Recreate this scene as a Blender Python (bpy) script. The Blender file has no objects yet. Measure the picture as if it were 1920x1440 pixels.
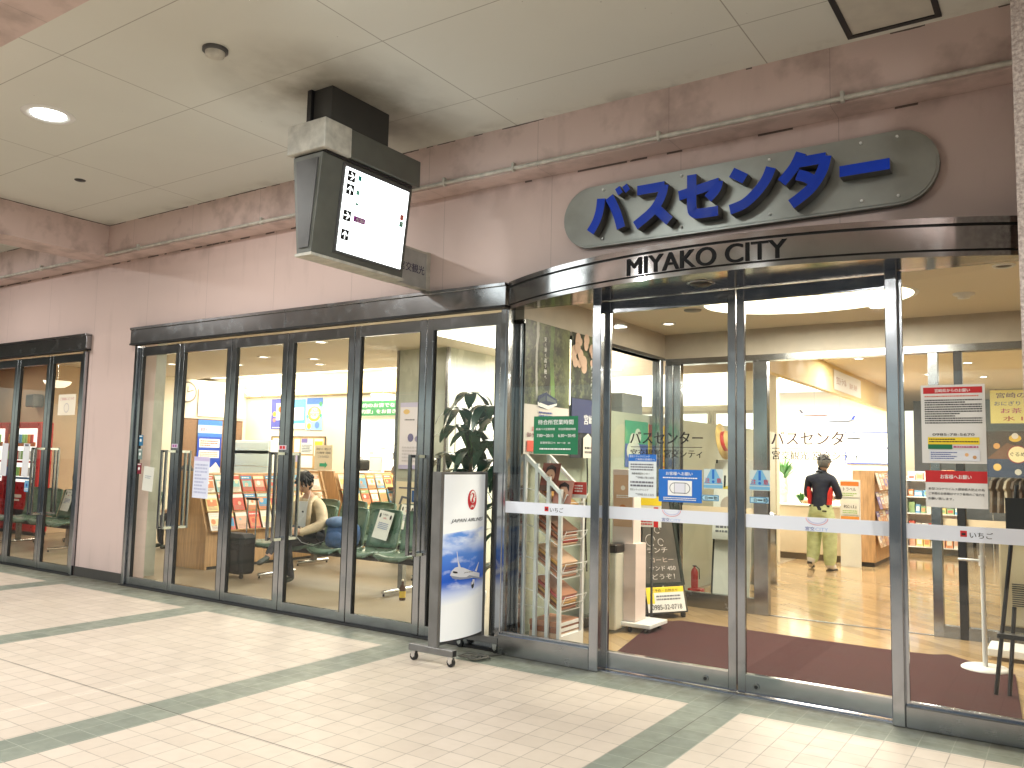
import bpy, math, random
from mathutils import Vector, Matrix
R = math.radians
random.seed(7)
sc = bpy.context.scene
COL = sc.collection

# ------------------------------------------------------------------ camera
YAW, PITCH, ROLL, FPX, HC = -0.59199138, 0.09086146, 0.02164151, 1557.40269, 1.55
def cam_axes():
    cy, sy, cp, sp = math.cos(YAW), math.sin(YAW), math.cos(PITCH), math.sin(PITCH)
    f = Vector((sy*cp, cy*cp, sp)); r = Vector((cy, -sy, 0)); u = r.cross(f)
    cr, sr = math.cos(ROLL), math.sin(ROLL)
    return r*cr + u*sr, r*-sr + u*cr, f
_r, _u, _f = cam_axes()
cam = bpy.data.objects.new('camera', bpy.data.cameras.new('camera'))
COL.objects.link(cam)
cam.data.sensor_fit = 'HORIZONTAL'; cam.data.sensor_width = 36.0
cam.data.lens = FPX/1920*36.0
cam.data.clip_start = 0.05; cam.data.clip_end = 1500
m = Matrix.Identity(4)
for i in range(3):
    m[i][0], m[i][1], m[i][2] = _r[i], _u[i], -_f[i]
m[2][3] = HC
cam.matrix_world = m
sc.camera = cam

# ------------------------------------------------------------------ world, sun, exposure
w = bpy.data.worlds.new("World"); sc.world = w; w.use_nodes = True
nt = w.node_tree
sky = nt.nodes.new('ShaderNodeTexSky'); sky.sky_type = 'NISHITA'; sky.sun_disc = False
sky.sun_elevation = R(38); sky.sun_rotation = R(20)
nt.links.new(sky.outputs[0], nt.nodes['Background'].inputs[0])
nt.nodes['Background'].inputs[1].default_value = 0.15
sun = bpy.data.objects.new('sun', bpy.data.lights.new('sun', 'SUN')); COL.objects.link(sun)
sun.data.energy = 2.0; sun.data.angle = R(0.5); sun.data.color = (1, .95, .88)
# the sun stands behind the building: the roof keeps it off everything seen here
sun.rotation_euler = (R(-52), 0, R(-20)); sun.location = (0, 30, 30)
sc.view_settings.view_transform = 'Standard'; sc.view_settings.look = 'None'
sc.view_settings.exposure = 0.0; sc.view_settings.gamma = 1
sc.view_settings.use_curve_mapping = False
cy = sc.cycles
cy.use_denoising = True
cy.max_bounces = 10; cy.diffuse_bounces = 4; cy.glossy_bounces = 4; cy.transmission_bounces = 4
cy.transparent_max_bounces = 32; cy.sample_clamp_indirect = 6.0
cy.caustics_reflective = False; cy.caustics_refractive = False

# ------------------------------------------------------------------ materials
def lin(c):
    return tuple(((v/255)/12.92 if v/255 <= .04045 else ((v/255+.055)/1.055)**2.4) for v in c)
def mat(name, base, rough=.5, metal=0, spec=.5, noise=0, nscale=8, bump=0, bscale=60, emit=None, estr=0, coat=0, stretch=None, bdist=.004):
    m = bpy.data.materials.new(name); m.use_nodes = True
    t = m.node_tree; b = t.nodes['Principled BSDF']
    b.inputs['Base Color'].default_value = (*base, 1)
    b.inputs['Roughness'].default_value = rough; b.inputs['Metallic'].default_value = metal
    b.inputs['Specular IOR Level'].default_value = spec
    b.inputs['Coat Weight'].default_value = coat
    if emit:
        b.inputs['Emission Color'].default_value = (*emit, 1); b.inputs['Emission Strength'].default_value = estr
    if noise or bump:
        tc = t.nodes.new('ShaderNodeNewGeometry')
        mp = t.nodes.new('ShaderNodeMapping'); t.links.new(tc.outputs['Position'], mp.inputs[0])
        if stretch: mp.inputs['Scale'].default_value = stretch
    if noise:
        n = t.nodes.new('ShaderNodeTexNoise'); n.inputs['Scale'].default_value = nscale; n.inputs['Detail'].default_value = 6
        t.links.new(mp.outputs[0], n.inputs['Vector'])
        r = t.nodes.new('ShaderNodeMapRange'); r.inputs[1].default_value = .3; r.inputs[2].default_value = .7
        r.inputs[3].default_value = 1-noise; r.inputs[4].default_value = 1+noise*.6
        t.links.new(n.outputs[0], r.inputs[0])
        mx = t.nodes.new('ShaderNodeVectorMath'); mx.operation = 'SCALE'
        mx.inputs[0].default_value = base; t.links.new(r.outputs[0], mx.inputs['Scale'])
        t.links.new(mx.outputs[0], b.inputs['Base Color'])
        r2 = t.nodes.new('ShaderNodeMapRange'); r2.inputs[1].default_value = .3; r2.inputs[2].default_value = .7
        r2.inputs[3].default_value = rough*.8; r2.inputs[4].default_value = min(1, rough*1.25)
        t.links.new(n.outputs[0], r2.inputs[0]); t.links.new(r2.outputs[0], b.inputs['Roughness'])
    if bump:
        n2 = t.nodes.new('ShaderNodeTexNoise'); n2.inputs['Scale'].default_value = bscale; n2.inputs['Detail'].default_value = 4
        t.links.new(mp.outputs[0], n2.inputs['Vector'])
        bp = t.nodes.new('ShaderNodeBump'); bp.inputs['Strength'].default_value = bump; bp.inputs['Distance'].default_value = bdist
        t.links.new(n2.outputs[0], bp.inputs['Height']); t.links.new(bp.outputs[0], b.inputs['Normal'])
    return m
_cc = {}
def C(*c, r=.6):
    k = (c, r)
    if k not in _cc: _cc[k] = mat('paint_%d_%d_%d' % c, lin(c), rough=r)
    return _cc[k]

class G:
    """node graph helper for the larger procedural surfaces"""
    def __init__(s, name):
        s.m = bpy.data.materials.new(name); s.m.use_nodes = True; s.t = s.m.node_tree
        s.b = s.t.nodes['Principled BSDF']
        g = s.t.nodes.new('ShaderNodeNewGeometry'); s.pos = g.outputs['Position']
        sp = s.t.nodes.new('ShaderNodeSeparateXYZ'); s.t.links.new(s.pos, sp.inputs[0])
        s.x, s.y, s.z = sp.outputs
    def put(s, sock, v):
        if isinstance(v, (int, float)): sock.default_value = v
        elif isinstance(v, tuple): sock.default_value = (*v, 1) if sock.type == 'RGBA' and len(v) == 3 else v
        else: s.t.links.new(v, sock)
    def math(s, op, a, b=0.0, c=0.0):
        n = s.t.nodes.new('ShaderNodeMath'); n.operation = op
        s.put(n.inputs[0], a); s.put(n.inputs[1], b); s.put(n.inputs[2], c)
        return n.outputs[0]
    def noise(s, scale, detail=5, vec=None, rough=.55, dist=0, sc3=None):
        n = s.t.nodes.new('ShaderNodeTexNoise'); n.inputs['Scale'].default_value = scale
        n.inputs['Detail'].default_value = detail; n.inputs['Roughness'].default_value = rough
        n.inputs['Distortion'].default_value = dist
        v = vec or s.pos
        if sc3:
            mp = s.t.nodes.new('ShaderNodeMapping'); mp.inputs['Scale'].default_value = sc3
            s.t.links.new(v, mp.inputs[0]); v = mp.outputs[0]
        s.t.links.new(v, n.inputs['Vector']); return n.outputs[0]
    def remap(s, v, a, b, c=0.0, d=1.0):
        n = s.t.nodes.new('ShaderNodeMapRange')
        for i, q in enumerate((v, a, b, c, d)): s.put(n.inputs[i], q)
        return n.outputs[0]
    def mix(s, f, a, b):
        n = s.t.nodes.new('ShaderNodeMix'); n.data_type = 'RGBA'
        s.put(n.inputs[0], f); s.put(n.inputs[6], a); s.put(n.inputs[7], b)
        return n.outputs[2]
    def line(s, v, origin, period, half):
        """1 on thin lines every period"""
        q = s.math('WRAP', s.math('SUBTRACT', v, origin), period*.5, -period*.5)
        return s.math('LESS_THAN', s.math('ABSOLUTE', q), half)
    def bump(s, h, strength=.3, dist=.003):
        n = s.t.nodes.new('ShaderNodeBump'); n.inputs['Strength'].default_value = strength
        n.inputs['Distance'].default_value = dist; s.t.links.new(h, n.inputs['Height'])
        s.t.links.new(n.outputs[0], s.b.inputs['Normal'])
    def done(s, color, rough, metal=0):
        s.put(s.b.inputs['Base Color'], color); s.put(s.b.inputs['Roughness'], rough); s.b.inputs['Metallic'].default_value = metal
        return s.m

# concourse paving: cream tiles, green-grey bands, dark movement joints
g = G('paving_tiles')
TX, TY = .168, .1625
gx = g.line(g.x, -1.439, TX, .0028); gy = g.line(g.y, 5.254, TY, .0028)
grout = g.math('MAXIMUM', gx, gy)
bx_ = g.math('LESS_THAN', g.math('ABSOLUTE', g.math('WRAP', g.math('SUBTRACT', g.x, -1.94), 1.3375, -1.3375)), .169)
by_ = g.math('GREATER_THAN', g.y, 5.275)
by2 = g.math('LESS_THAN', g.math('ABSOLUTE', g.math('SUBTRACT', g.y, .15)), .169)
band = g.math('MAXIMUM', bx_, g.math('MAXIMUM', by_, by2))
jx = g.math('LESS_THAN', g.math('ABSOLUTE', g.math('SUBTRACT', g.x, -1.945)), .0035)
jy = g.math('MULTIPLY', g.math('LESS_THAN', g.math('ABSOLUTE', g.math('SUBTRACT', g.y, 3.153)), .0035), g.math('LESS_THAN', g.x, -1.95))
joint = g.math('MAXIMUM', jx, jy)
vx = g.math('FLOOR', g.math('DIVIDE', g.math('SUBTRACT', g.x, -1.439), TX)); vy = g.math('FLOOR', g.math('DIVIDE', g.math('SUBTRACT', g.y, 5.254), TY))
cmb = g.t.nodes.new('ShaderNodeCombineXYZ'); g.t.links.new(vx, cmb.inputs[0]); g.t.links.new(vy, cmb.inputs[1])
wn = g.t.nodes.new('ShaderNodeTexWhiteNoise'); wn.noise_dimensions = '2D'; g.t.links.new(cmb.outputs[0], wn.inputs[0])
cream = g.mix(wn.outputs[0], (.545, .465, .39), (.605, .52, .44))
green = g.mix(wn.outputs[0], (.185, .21, .175), (.235, .26, .215))
n1 = g.noise(1.3, 7); n2 = g.noise(9, 6); n3 = g.noise(70, 3)
cream = g.mix(g.remap(n1, .42, .72, 0, .38), cream, (.55, .48, .40))
cream = g.mix(g.remap(n2, .5, .8, 0, .3), cream, (.50, .44, .37))
green = g.mix(g.remap(n2, .4, .75, 0, .5), green, (.15, .17, .13))
base = g.mix(band, cream, green)
gro = g.mix(band, (.26, .22, .185), (.33, .35, .29))
base = g.mix(g.math('MULTIPLY', grout, g.remap(n2, .3, .7, .5, 1)), base, gro)
base = g.mix(joint, base, (.06, .055, .045))
dirt_shade = g.math('MULTIPLY', g.remap(g.y, 5.30, 5.66, 0, .9), g.remap(n2, .25, .65, .4, 1))  # wall-side dirt, strengthened to paint in the shade at the door foot
base = g.mix(dirt_shade, base, (.10, .085, .06))
sct = g.noise(38, 2, sc3=(1, .12, 1)); spot = g.math('GREATER_THAN', g.noise(5.5, 2), .79)
base = g.mix(g.math('MULTIPLY', spot, .5), base, (.2, .17, .13))
g.bump(g.math('SUBTRACT', g.math('MULTIPLY', n3, .35), g.math('MAXIMUM', grout, joint)), .35, .002)
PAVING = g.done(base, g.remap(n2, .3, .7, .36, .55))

# ceiling boards of the concourse
g = G('ceiling_boards')
jx = g.line(g.x, -3.70, 2.06, .004); jy = g.line(g.y, 3.875, 1.03, .0035)
n1 = g.noise(.9, 5); n2 = g.noise(14, 5)
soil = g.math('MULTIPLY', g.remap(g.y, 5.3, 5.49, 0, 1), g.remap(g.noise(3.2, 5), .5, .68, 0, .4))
# cast shadow of the sign, painted on the boards round its neck
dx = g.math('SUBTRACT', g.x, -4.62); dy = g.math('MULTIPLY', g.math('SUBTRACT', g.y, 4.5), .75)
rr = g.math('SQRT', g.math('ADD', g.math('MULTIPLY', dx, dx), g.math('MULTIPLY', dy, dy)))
sign_shade = g.math('MULTIPLY', g.remap(rr, .32, .95, .75, 0), g.remap(g.noise(2.4, 4), .35, .6, .35, 1))
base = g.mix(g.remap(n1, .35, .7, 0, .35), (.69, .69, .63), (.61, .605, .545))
base = g.mix(soil, base, (.16, .13, .10)); base = g.mix(sign_shade, base, (.20, .18, .14))
base = g.mix(g.math('MULTIPLY', g.math('MAXIMUM', jx, jy), .7), base, (.22, .20, .16))
spk = g.math('GREATER_THAN', g.noise(30, 2), .775); base = g.mix(g.math('MULTIPLY', spk, .5), base, (.15, .12, .1))
g.bump(n2, .06, .004)
CEIL = g.done(base, .62)

# pink painted render with joints, grime and drips
def pinkmat(name, tint=(.66, .515, .475), spray=0):
    g = G(name)
    n1 = g.noise(1.1, 6); n2 = g.noise(6, 6, sc3=(1, 1, .18)); n3 = g.noise(160, 2)
    base = g.mix(g.remap(n1, .35, .7, 0, .35), tint, tuple(c*.88 for c in tint))
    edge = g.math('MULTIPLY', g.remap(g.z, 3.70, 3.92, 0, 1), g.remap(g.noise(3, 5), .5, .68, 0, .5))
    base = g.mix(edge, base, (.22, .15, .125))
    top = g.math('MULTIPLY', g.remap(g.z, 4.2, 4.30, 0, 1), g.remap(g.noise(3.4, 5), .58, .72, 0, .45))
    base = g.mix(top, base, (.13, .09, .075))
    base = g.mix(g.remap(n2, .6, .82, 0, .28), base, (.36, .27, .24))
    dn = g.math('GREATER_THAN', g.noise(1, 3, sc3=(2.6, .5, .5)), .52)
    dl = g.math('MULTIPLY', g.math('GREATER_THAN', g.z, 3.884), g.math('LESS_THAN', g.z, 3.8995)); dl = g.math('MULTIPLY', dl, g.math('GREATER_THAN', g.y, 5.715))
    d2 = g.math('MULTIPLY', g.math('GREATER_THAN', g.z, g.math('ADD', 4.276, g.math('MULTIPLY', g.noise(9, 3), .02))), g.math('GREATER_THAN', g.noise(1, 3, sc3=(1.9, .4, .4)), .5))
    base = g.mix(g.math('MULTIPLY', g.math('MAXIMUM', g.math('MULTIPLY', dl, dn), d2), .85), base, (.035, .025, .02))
    jl = g.line(g.x, -4.62, 1.13, .0025)
    base = g.mix(g.math('MULTIPLY', jl, .45), base, (.22, .16, .14))
    foot = g.math('MULTIPLY', g.remap(g.z, .5, .1, 0, .35), g.remap(n2, .3, .7, 0, 1))
    base = g.mix(foot, base, (.35, .28, .25))
    g.bump(n3, .25, .002)
    return g.done(base, .55)
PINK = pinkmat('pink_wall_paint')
g = G('sprayed_column_finish')
base = g.mix(g.remap(g.noise(55, 4), .35, .65, 0, 1), (.30, .24, .215), (.62, .54, .49))
g.bump(g.noise(60, 3), .9, .01); SPRAY = g.done(base, .7)

def steel(name, base=(.41, .425, .45), rough=.17, vert=True):
    g = G(name)
    n = g.noise(1, 3, sc3=(900, 900, 9) if vert else (9, 9, 900)); nb = g.noise(1.4, 4); ns = g.noise(7, 5)
    c = g.mix(g.remap(nb, .35, .65, 0, 1), tuple(v*.86 for v in base), tuple(v*1.06 for v in base))
    c = g.mix(g.remap(ns, .56, .8, 0, .3), c, (.16, .15, .145))
    r = g.math('ADD', g.remap(n, .3, .7, rough-.025, rough+.025), g.remap(ns, .5, .8, 0, .10))
    return g.done(c, r, 1)
STEEL = steel('brushed_steel'); STEELH = steel('brushed_steel_header', (.43, .43, .43), .13, True)
STEELD = steel('dull_steel', (.32, .33, .34), .22, False); STEELB = steel('handle_steel', (.33, .33, .34), .16, True)
CHROME = mat('polished_chrome', (.75, .75, .76), .12, 1, noise=.1, nscale=20)
BLACKM = mat('black_metal', (.015, .015, .017), .4, 0)
GASKET = mat('black_gasket', (.008, .008, .008), .7)

g = G('shopfront_glass'); t = g.t
for n in [n for n in t.nodes if n.type == 'BSDF_PRINCIPLED']: t.nodes.remove(n)
tr = t.nodes.new('ShaderNodeBsdfTransparent'); tr.inputs[0].default_value = (.955, .975, .965, 1)
gl = t.nodes.new('ShaderNodeBsdfGlossy'); gl.inputs['Roughness'].default_value = .015; gl.inputs['Color'].default_value = (1, 1, 1, 1)
dp = t.nodes.new('ShaderNodeVectorMath'); dp.operation = 'DOT_PRODUCT'
_geo = [n for n in t.nodes if n.type == 'NEW_GEOMETRY'][0]
t.links.new(_geo.outputs['Incoming'], dp.inputs[0]); t.links.new(_geo.outputs['True Normal'], dp.inputs[1])
_c = g.math('SUBTRACT', 1.0, g.math('ABSOLUTE', dp.outputs['Value']))
_fac = g.math('ADD', .022, g.math('MULTIPLY', g.math('POWER', _c, 5.0), .75))
mx = t.nodes.new('ShaderNodeMixShader'); t.links.new(_fac, mx.inputs[0]); t.links.new(tr.outputs[0], mx.inputs[1]); t.links.new(gl.outputs[0], mx.inputs[2])
t.links.new(mx.outputs[0], t.nodes['Material Output'].inputs[0]); GLASS = g.m

# interior floors
g = G('waiting_room_floor')
base = g.mix(g.remap(g.noise(1.6, 6), .35, .7, 0, 1), (.34, .27, .18), (.42, .345, .24)); base = g.mix(g.remap(g.noise(60, 3), .4, .7, 0, .35), base, (.24, .19, .13))
WFLOOR = g.done(g.mix(.35, base, (.16, .12, .07)), .42)
g = G('polished_wood_pattern_floor')
mp = g.t.nodes.new('ShaderNodeMapping'); mp.inputs['Rotation'].default_value = (0, 0, R(38)); g.t.links.new(g.pos, mp.inputs[0])
bk = g.t.nodes.new('ShaderNodeTexBrick'); g.t.links.new(mp.outputs[0], bk.inputs[0]); bk.inputs['Scale'].default_value = 1
bk.inputs['Color1'].default_value = (.50, .34, .17, 1); bk.inputs['Color2'].default_value = (.27, .17, .085, 1); bk.inputs['Mortar'].default_value = (.25, .17, .09, 1)
bk.inputs['Mortar Size'].default_value = .003; bk.inputs['Brick Width'].default_value = .9; bk.inputs['Row Height'].default_value = .15; bk.inputs['Bias'].default_value = -.25
gr = g.noise(3, 6, vec=mp.outputs[0], sc3=(1, 14, 1))
base = g.mix(g.remap(gr, .3, .7, 0, .5), bk.outputs[0], (.50, .36, .20))
SFLOOR = g.done(base, g.remap(g.noise(2, 5), .3, .7, .07, .15))
g = G('burgundy_mat_pile')
base = g.mix(g.remap(g.noise(260, 3), .35, .65, 0, 1), (.036, .006, .0065), (.085, .016, .016)); base = g.mix(g.remap(g.noise(3, 5), .4, .7, 0, .4), base, (.05, .018, .016))
g.bump(g.noise(220, 3), 1, .006); MATPILE = g.done(base, .95)

WHITEWALL = mat('cream_interior_wall', (.74, .68, .56), .55, noise=.06, nscale=2)
INCEIL = mat('interior_ceiling_paint', (.66, .60, .50), .7, noise=.04, nscale=1.5)
VCEIL = mat('vestibule_ceiling_paint', (.72, .65, .53), .7, noise=.04, nscale=1.5)
TRANSOM = mat('grey_beige_transom', (.50, .45, .38), .45, noise=.1, nscale=5)
GREENPANEL = mat('pale_green_panel', (.50, .52, .43), .35, noise=.08, nscale=3)
MARBLE = mat('pale_green_marble', (.50, .52, .44), .25, noise=.22, nscale=4, stretch=(1, 1, .5))
ORANGEW = mat('ochre_wall_paint', (.56, .42, .29), .6, noise=.1, nscale=2)
YELLOWW = mat('pale_yellow_paint', (.80, .62, .30), .6, noise=.05, nscale=2)
WOOD = mat('light_oak', (.56, .34, .165), .45, noise=.3, nscale=5, stretch=(6, 6, .7))
DARKWOOD = mat('dark_red_wood', (.12, .045, .025), .4, noise=.3, nscale=6, stretch=(6, 6, 1))
CORK = mat('brown_cork_board', (.27, .155, .09), .8, noise=.25, nscale=40)
WHITE = mat('white_enamel', (.78, .78, .76), .35, noise=.04, nscale=6)
WHITEP = mat('white_paper', (.80, .79, .76), .6)
GREYSIGN = mat('grey_green_sign_metal', (.115, .12, .105), .45, noise=.15, nscale=7)
SIGNCREAM = mat('aged_cream_sign_metal', (.56, .54, .48), .5, noise=.25, nscale=14)
DARKGREY = mat('charcoal_enamel', (.075, .075, .075), .4, noise=.15, nscale=8)
MIDGREY = mat('grey_enamel', (.20, .195, .19), .4, metal=.4, noise=.15, nscale=8)
OVAL = mat('oval_plate_metal', (.34, .35, .325), .38, metal=.55, noise=.22, nscale=2.6)
BLUE = mat('blue_letter_paint', (.003, .045, .52), .45, spec=.3, noise=.08, nscale=12)
SEATG = mat('green_seat_vinyl', (.13, .205, .145), .3, noise=.1, nscale=12, coat=.2)
BLACKP = mat('black_plastic', (.012, .012, .013), .35)
RED = mat('red_enamel', (.48, .016, .014), .3, noise=.05)
LEAF = mat('dark_green_leaf', (.012, .055, .028), .3, noise=.35, nscale=14, coat=.2)
LEAF2 = mat('bright_green_leaf', (.07, .23, .05), .4, noise=.3, nscale=20)
STEMM = mat('brown_stem', (.16, .11, .06), .7, noise=.3, nscale=30)
CHALK = mat('chalkboard_slate', (.085, .075, .06), .7, noise=.3, nscale=9)
def lamp_mat(name, col, s): return mat(name, (.8, .8, .8), .5, emit=col, estr=s)
L_WARM = lamp_mat('warm_lamp_glow', (1, .90, .74), 9); L_OVAL = lamp_mat('oval_ceiling_glow', (1, .86, .62), 5.0)
L_COVE = lamp_mat('cove_glow', (1, .90, .72), 4.5); L_COOL = lamp_mat('cool_lamp_glow', (.93, 1, .97), 16)
L_SIGN = lamp_mat('sign_backlight', (.93, 1, .99), 3.6); L_BOX = lamp_mat('light_box_panel', (.92, .97, 1), .20)
L_BACK = lamp_mat('backlit_white_panel', (1, .97, .90), 1.3); L_SHOPW = lamp_mat('light_panel_glow', (1, .95, .85), 2.2)

# ------------------------------------------------------------------ mesh building
_tc = {}
def text_geo(s, bold=0, extrude=0, shear=0):
    k = (s, bold, extrude, shear)
    if k not in _tc:
        cu = bpy.data.curves.new('t', 'FONT'); cu.body = s; cu.size = 1; cu.offset = bold; cu.extrude = extrude; cu.shear = shear
        cu.resolution_u = 3 if not extrude else 8
        o = bpy.data.objects.new('t', cu); COL.objects.link(o)
        bpy.context.view_layer.update()
        me = o.evaluated_get(bpy.context.evaluated_depsgraph_get()).to_mesh()
        vs = [v.co.copy() for v in me.vertices]; fs = [tuple(p.vertices) for p in me.polygons]
        nr = [p.normal.z for p in me.polygons]
        bpy.data.objects.remove(o); bpy.data.curves.remove(cu)
        if vs:
            x0, x1 = min(v.x for v in vs), max(v.x for v in vs); y0, y1 = min(v.y for v in vs), max(v.y for v in vs)
        else: x0 = y0 = 0; x1 = y1 = 1
        _tc[k] = (vs, fs, nr, x0, x1, y0, y1)
    return _tc[k]

class MB:
    def __init__(s): s.v = []; s.f = []; s.mi = []; s.sm = []; s.mats = []
    def mid(s, m):
        if m not in s.mats: s.mats.append(m)
        return s.mats.index(m)
    def add(s, vs, fs, m, smooth=False, M=None):
        o = len(s.v); k = s.mid(m)
        s.v += [(M @ Vector(v))[:] if M else tuple(v) for v in vs]
        for f in fs: s.f.append(tuple(o+i for i in f)); s.mi.append(k); s.sm.append(smooth)
        return s
    def box(s, x0, y0, z0, x1, y1, z1, m, M=None, ch=0):
        x0, x1 = sorted((x0, x1)); y0, y1 = sorted((y0, y1)); z0, z1 = sorted((z0, z1))
        if ch:
            c = min(ch, (x1-x0)*.45, (y1-y0)*.45, (z1-z0)*.45)
            vs = []; idx = {}
            for i, X in enumerate((x0, x1)):
                for j, Y in enumerate((y0, y1)):
                    for k, Z in enumerate((z0, z1)):
                        sx, sy, sz = (1, -1)[i], (1, -1)[j], (1, -1)[k]
                        for a, p in enumerate(((X, Y+sy*c, Z+sz*c), (X+sx*c, Y, Z+sz*c), (X+sx*c, Y+sy*c, Z))):
                            idx[i, j, k, a] = len(vs); vs.append(p)
            fs = []
            q = idx
            for i in (0, 1):
                fs.append((q[i,0,0,0], q[i,0,1,0], q[i,1,1,0], q[i,1,0,0])[::1 if i == 0 else -1])
                fs.append((q[0,i,0,1], q[1,i,0,1], q[1,i,1,1], q[0,i,1,1])[::1 if i == 0 else -1])
                fs.append((q[0,0,i,2], q[0,1,i,2], q[1,1,i,2], q[1,0,i,2])[::1 if i == 0 else -1])
            for i in (0, 1):
                for j in (0, 1):
                    fs.append((q[i,j,0,0], q[i,j,1,0], q[i,j,1,1], q[i,j,0,1]))
                    fs.append((q[0,i,j,1], q[1,i,j,1], q[1,i,j,2], q[0,i,j,2]))
                    fs.append((q[i,0,j,0], q[i,1,j,0], q[i,1,j,2], q[i,0,j,2]))
                    for k in (0, 1): fs.append((q[i,j,k,0], q[i,j,k,1], q[i,j,k,2]))
            return s.add(vs, fs, m, False, M)
        vs = [(x0,y0,z0),(x1,y0,z0),(x1,y1,z0),(x0,y1,z0),(x0,y0,z1),(x1,y0,z1),(x1,y1,z1),(x0,y1,z1)]
        return s.add(vs, [(0,3,2,1),(4,5,6,7),(0,1,5,4),(1,2,6,5),(2,3,7,6),(3,0,4,7)], m, False, M)
    def prism(s, poly, d0, d1, m, axis='y', M=None, smooth=False):
        """poly: 2-D outline; extruded along axis between d0 and d1. axis y: (x,z); z: (x,y); x: (y,z)"""
        n = len(poly)
        P = {'y': lambda a, b, d: (a, d, b), 'z': lambda a, b, d: (a, b, d), 'x': lambda a, b, d: (d, a, b)}[axis]
        vs = [P(a, b, d0) for a, b in poly] + [P(a, b, d1) for a, b in poly]
        s.add(vs, [tuple(range(n))[::-1], tuple(range(n, 2*n))], m, False, M)
        s.add(vs, [(i, (i+1) % n, n+(i+1) % n, n+i) for i in range(n)], m, smooth, M); return s
    def cyl(s, p0, p1, r0, m, r1=None, n=16, caps=True, M=None, smooth=True):
        p0, p1 = Vector(p0), Vector(p1); r1 = r0 if r1 is None else r1
        d = (p1-p0).normalized(); a = d.orthogonal().normalized(); b = d.cross(a)
        vs = [p0+(a*math.cos(t)+b*math.sin(t))*r0 for t in [2*math.pi*i/n for i in range(n)]] + [p1+(a*math.cos(t)+b*math.sin(t))*r1 for t in [2*math.pi*i/n for i in range(n)]]
        s.add(vs, [(i, (i+1) % n, n+(i+1) % n, n+i) for i in range(n)], m, smooth, M)
        if caps: s.add(vs, [tuple(range(n))[::-1], tuple(range(n, 2*n))], m, False, M)
        return s
    def tube(s, pts, r, m, n=8, M=None, rs=None):
        pts = [Vector(p) for p in pts]; vs = []; fs = []; a = None
        for i, p in enumerate(pts):
            d = (pts[min(i+1, len(pts)-1)]-pts[max(i-1, 0)]).normalized()
            a = d.orthogonal().normalized() if a is None else (a-d*a.dot(d)).normalized()
            b = d.cross(a); q = rs[i] if rs else r
            vs += [p+(a*math.cos(t)+b*math.sin(t))*q for t in [2*math.pi*j/n for j in range(n)]]
            if i: fs += [((i-1)*n+j, (i-1)*n+(j+1) % n, i*n+(j+1) % n, i*n+j) for j in range(n)]
        fs += [tuple(range(n))[::-1], tuple(range((len(pts)-1)*n, len(pts)*n))]
        return s.add(vs, fs, m, True, M)
    def lathe(s, prof, m, c=(0, 0, 0), n=24, M=None, sx=1, sy=1, smooth=True):
        vs = []; fs = []
        for r, z in prof: vs += [(c[0]+r*sx*math.cos(2*math.pi*j/n), c[1]+r*sy*math.sin(2*math.pi*j/n), c[2]+z) for j in range(n)]
        for i in range(len(prof)-1): fs += [(i*n+j, i*n+(j+1) % n, (i+1)*n+(j+1) % n, (i+1)*n+j) for j in range(n)]
        return s.add(vs, fs, m, smooth, M)
    def ball(s, c, r, m, n=14, k=9, M=None):
        rx, ry, rz = r if isinstance(r, tuple) else (r, r, r)
        return s.lathe([(max(1e-4, math.sin(math.pi*i/k)), -rz*math.cos(math.pi*i/k)) for i in range(k+1)], m, c, n, M, rx, ry)
    def text(s, st, x, z, h, y, m, w=None, al='l', bold=.02, shear=0, extrude=0, M=None):
        """flat lettering facing -y; (x,z) lower-left of its box, h its height; w its exact width"""
        if bold and not extrude:
            for k in (-1, 0, 1): s.text(st, x+k*bold*h*.55, z, h, y-.00008*k, m, w, al, 0, shear, 0, M)
            return s
        vs, fs, nr, x0, x1, y0, y1 = text_geo(st, bold, extrude, shear)
        if not fs: return s
        kz = h/(y1-y0); kx = kz if w is None else w/(x1-x0); W = (x1-x0)*kx
        ox = x-(W/2 if al == 'c' else W if al == 'r' else 0)
        V = [(ox+(v.x-x0)*kx, y-v.z*kz, z+(v.y-y0)*kz) for v in vs]
        if not extrude: fs = [f if nrm > 0 else f[::-1] for f, nrm in zip(fs, nr)]
        return s.add(V, fs, m, False, M)
    def build(s, name, parent=None, loc=None, rot=0, smooth_angle=None):
        me = bpy.data.meshes.new(name); me.from_pydata(s.v, [], s.f)
        for mm in s.mats: me.materials.append(mm)
        me.polygons.foreach_set('material_index', s.mi); me.polygons.foreach_set('use_smooth', s.sm); me.update()
        o = bpy.data.objects.new(name, me); COL.objects.link(o)
        if parent: o.parent = parent
        if loc: o.location = loc
        if rot: o.rotation_euler.z = rot
        return o

def tag(o, label, cat, group=None, kind=None):
    if label: o['label'] = label
    if cat: o['category'] = cat
    if group: o['group'] = group
    if kind: o['kind'] = kind
    return o
def thing(name, label, cat, loc=(0, 0, 0), rz=0, group=None):
    o = bpy.data.objects.new(name, None); COL.objects.link(o); o.location = loc; o.rotation_euler.z = rz
    o.empty_display_size = .2
    return tag(o, label, cat, group)
def struct(mb, name, label=None): o = mb.build(name); o['kind'] = 'structure'; return o
def copy_tree(o, parent=None):
    c = o.copy(); COL.objects.link(c); c.parent = parent
    for ch in list(o.children): copy_tree(ch, c)
    return c
def area(name, loc, sx, sy, e, col=(1, 1, 1), parent=None, down=True, rot=None, spread=None):
    l = bpy.data.lights.new(name, 'AREA'); l.shape = 'RECTANGLE'; l.size = sx; l.size_y = sy; l.energy = e; l.color = col
    if spread: l.spread = R(spread)
    o = bpy.data.objects.new(name, l); COL.objects.link(o); o.location = loc
    if rot: o.rotation_euler = rot
    if parent: o.parent = parent
    return o
RX = R(90)   # a board turned to face +X

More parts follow.
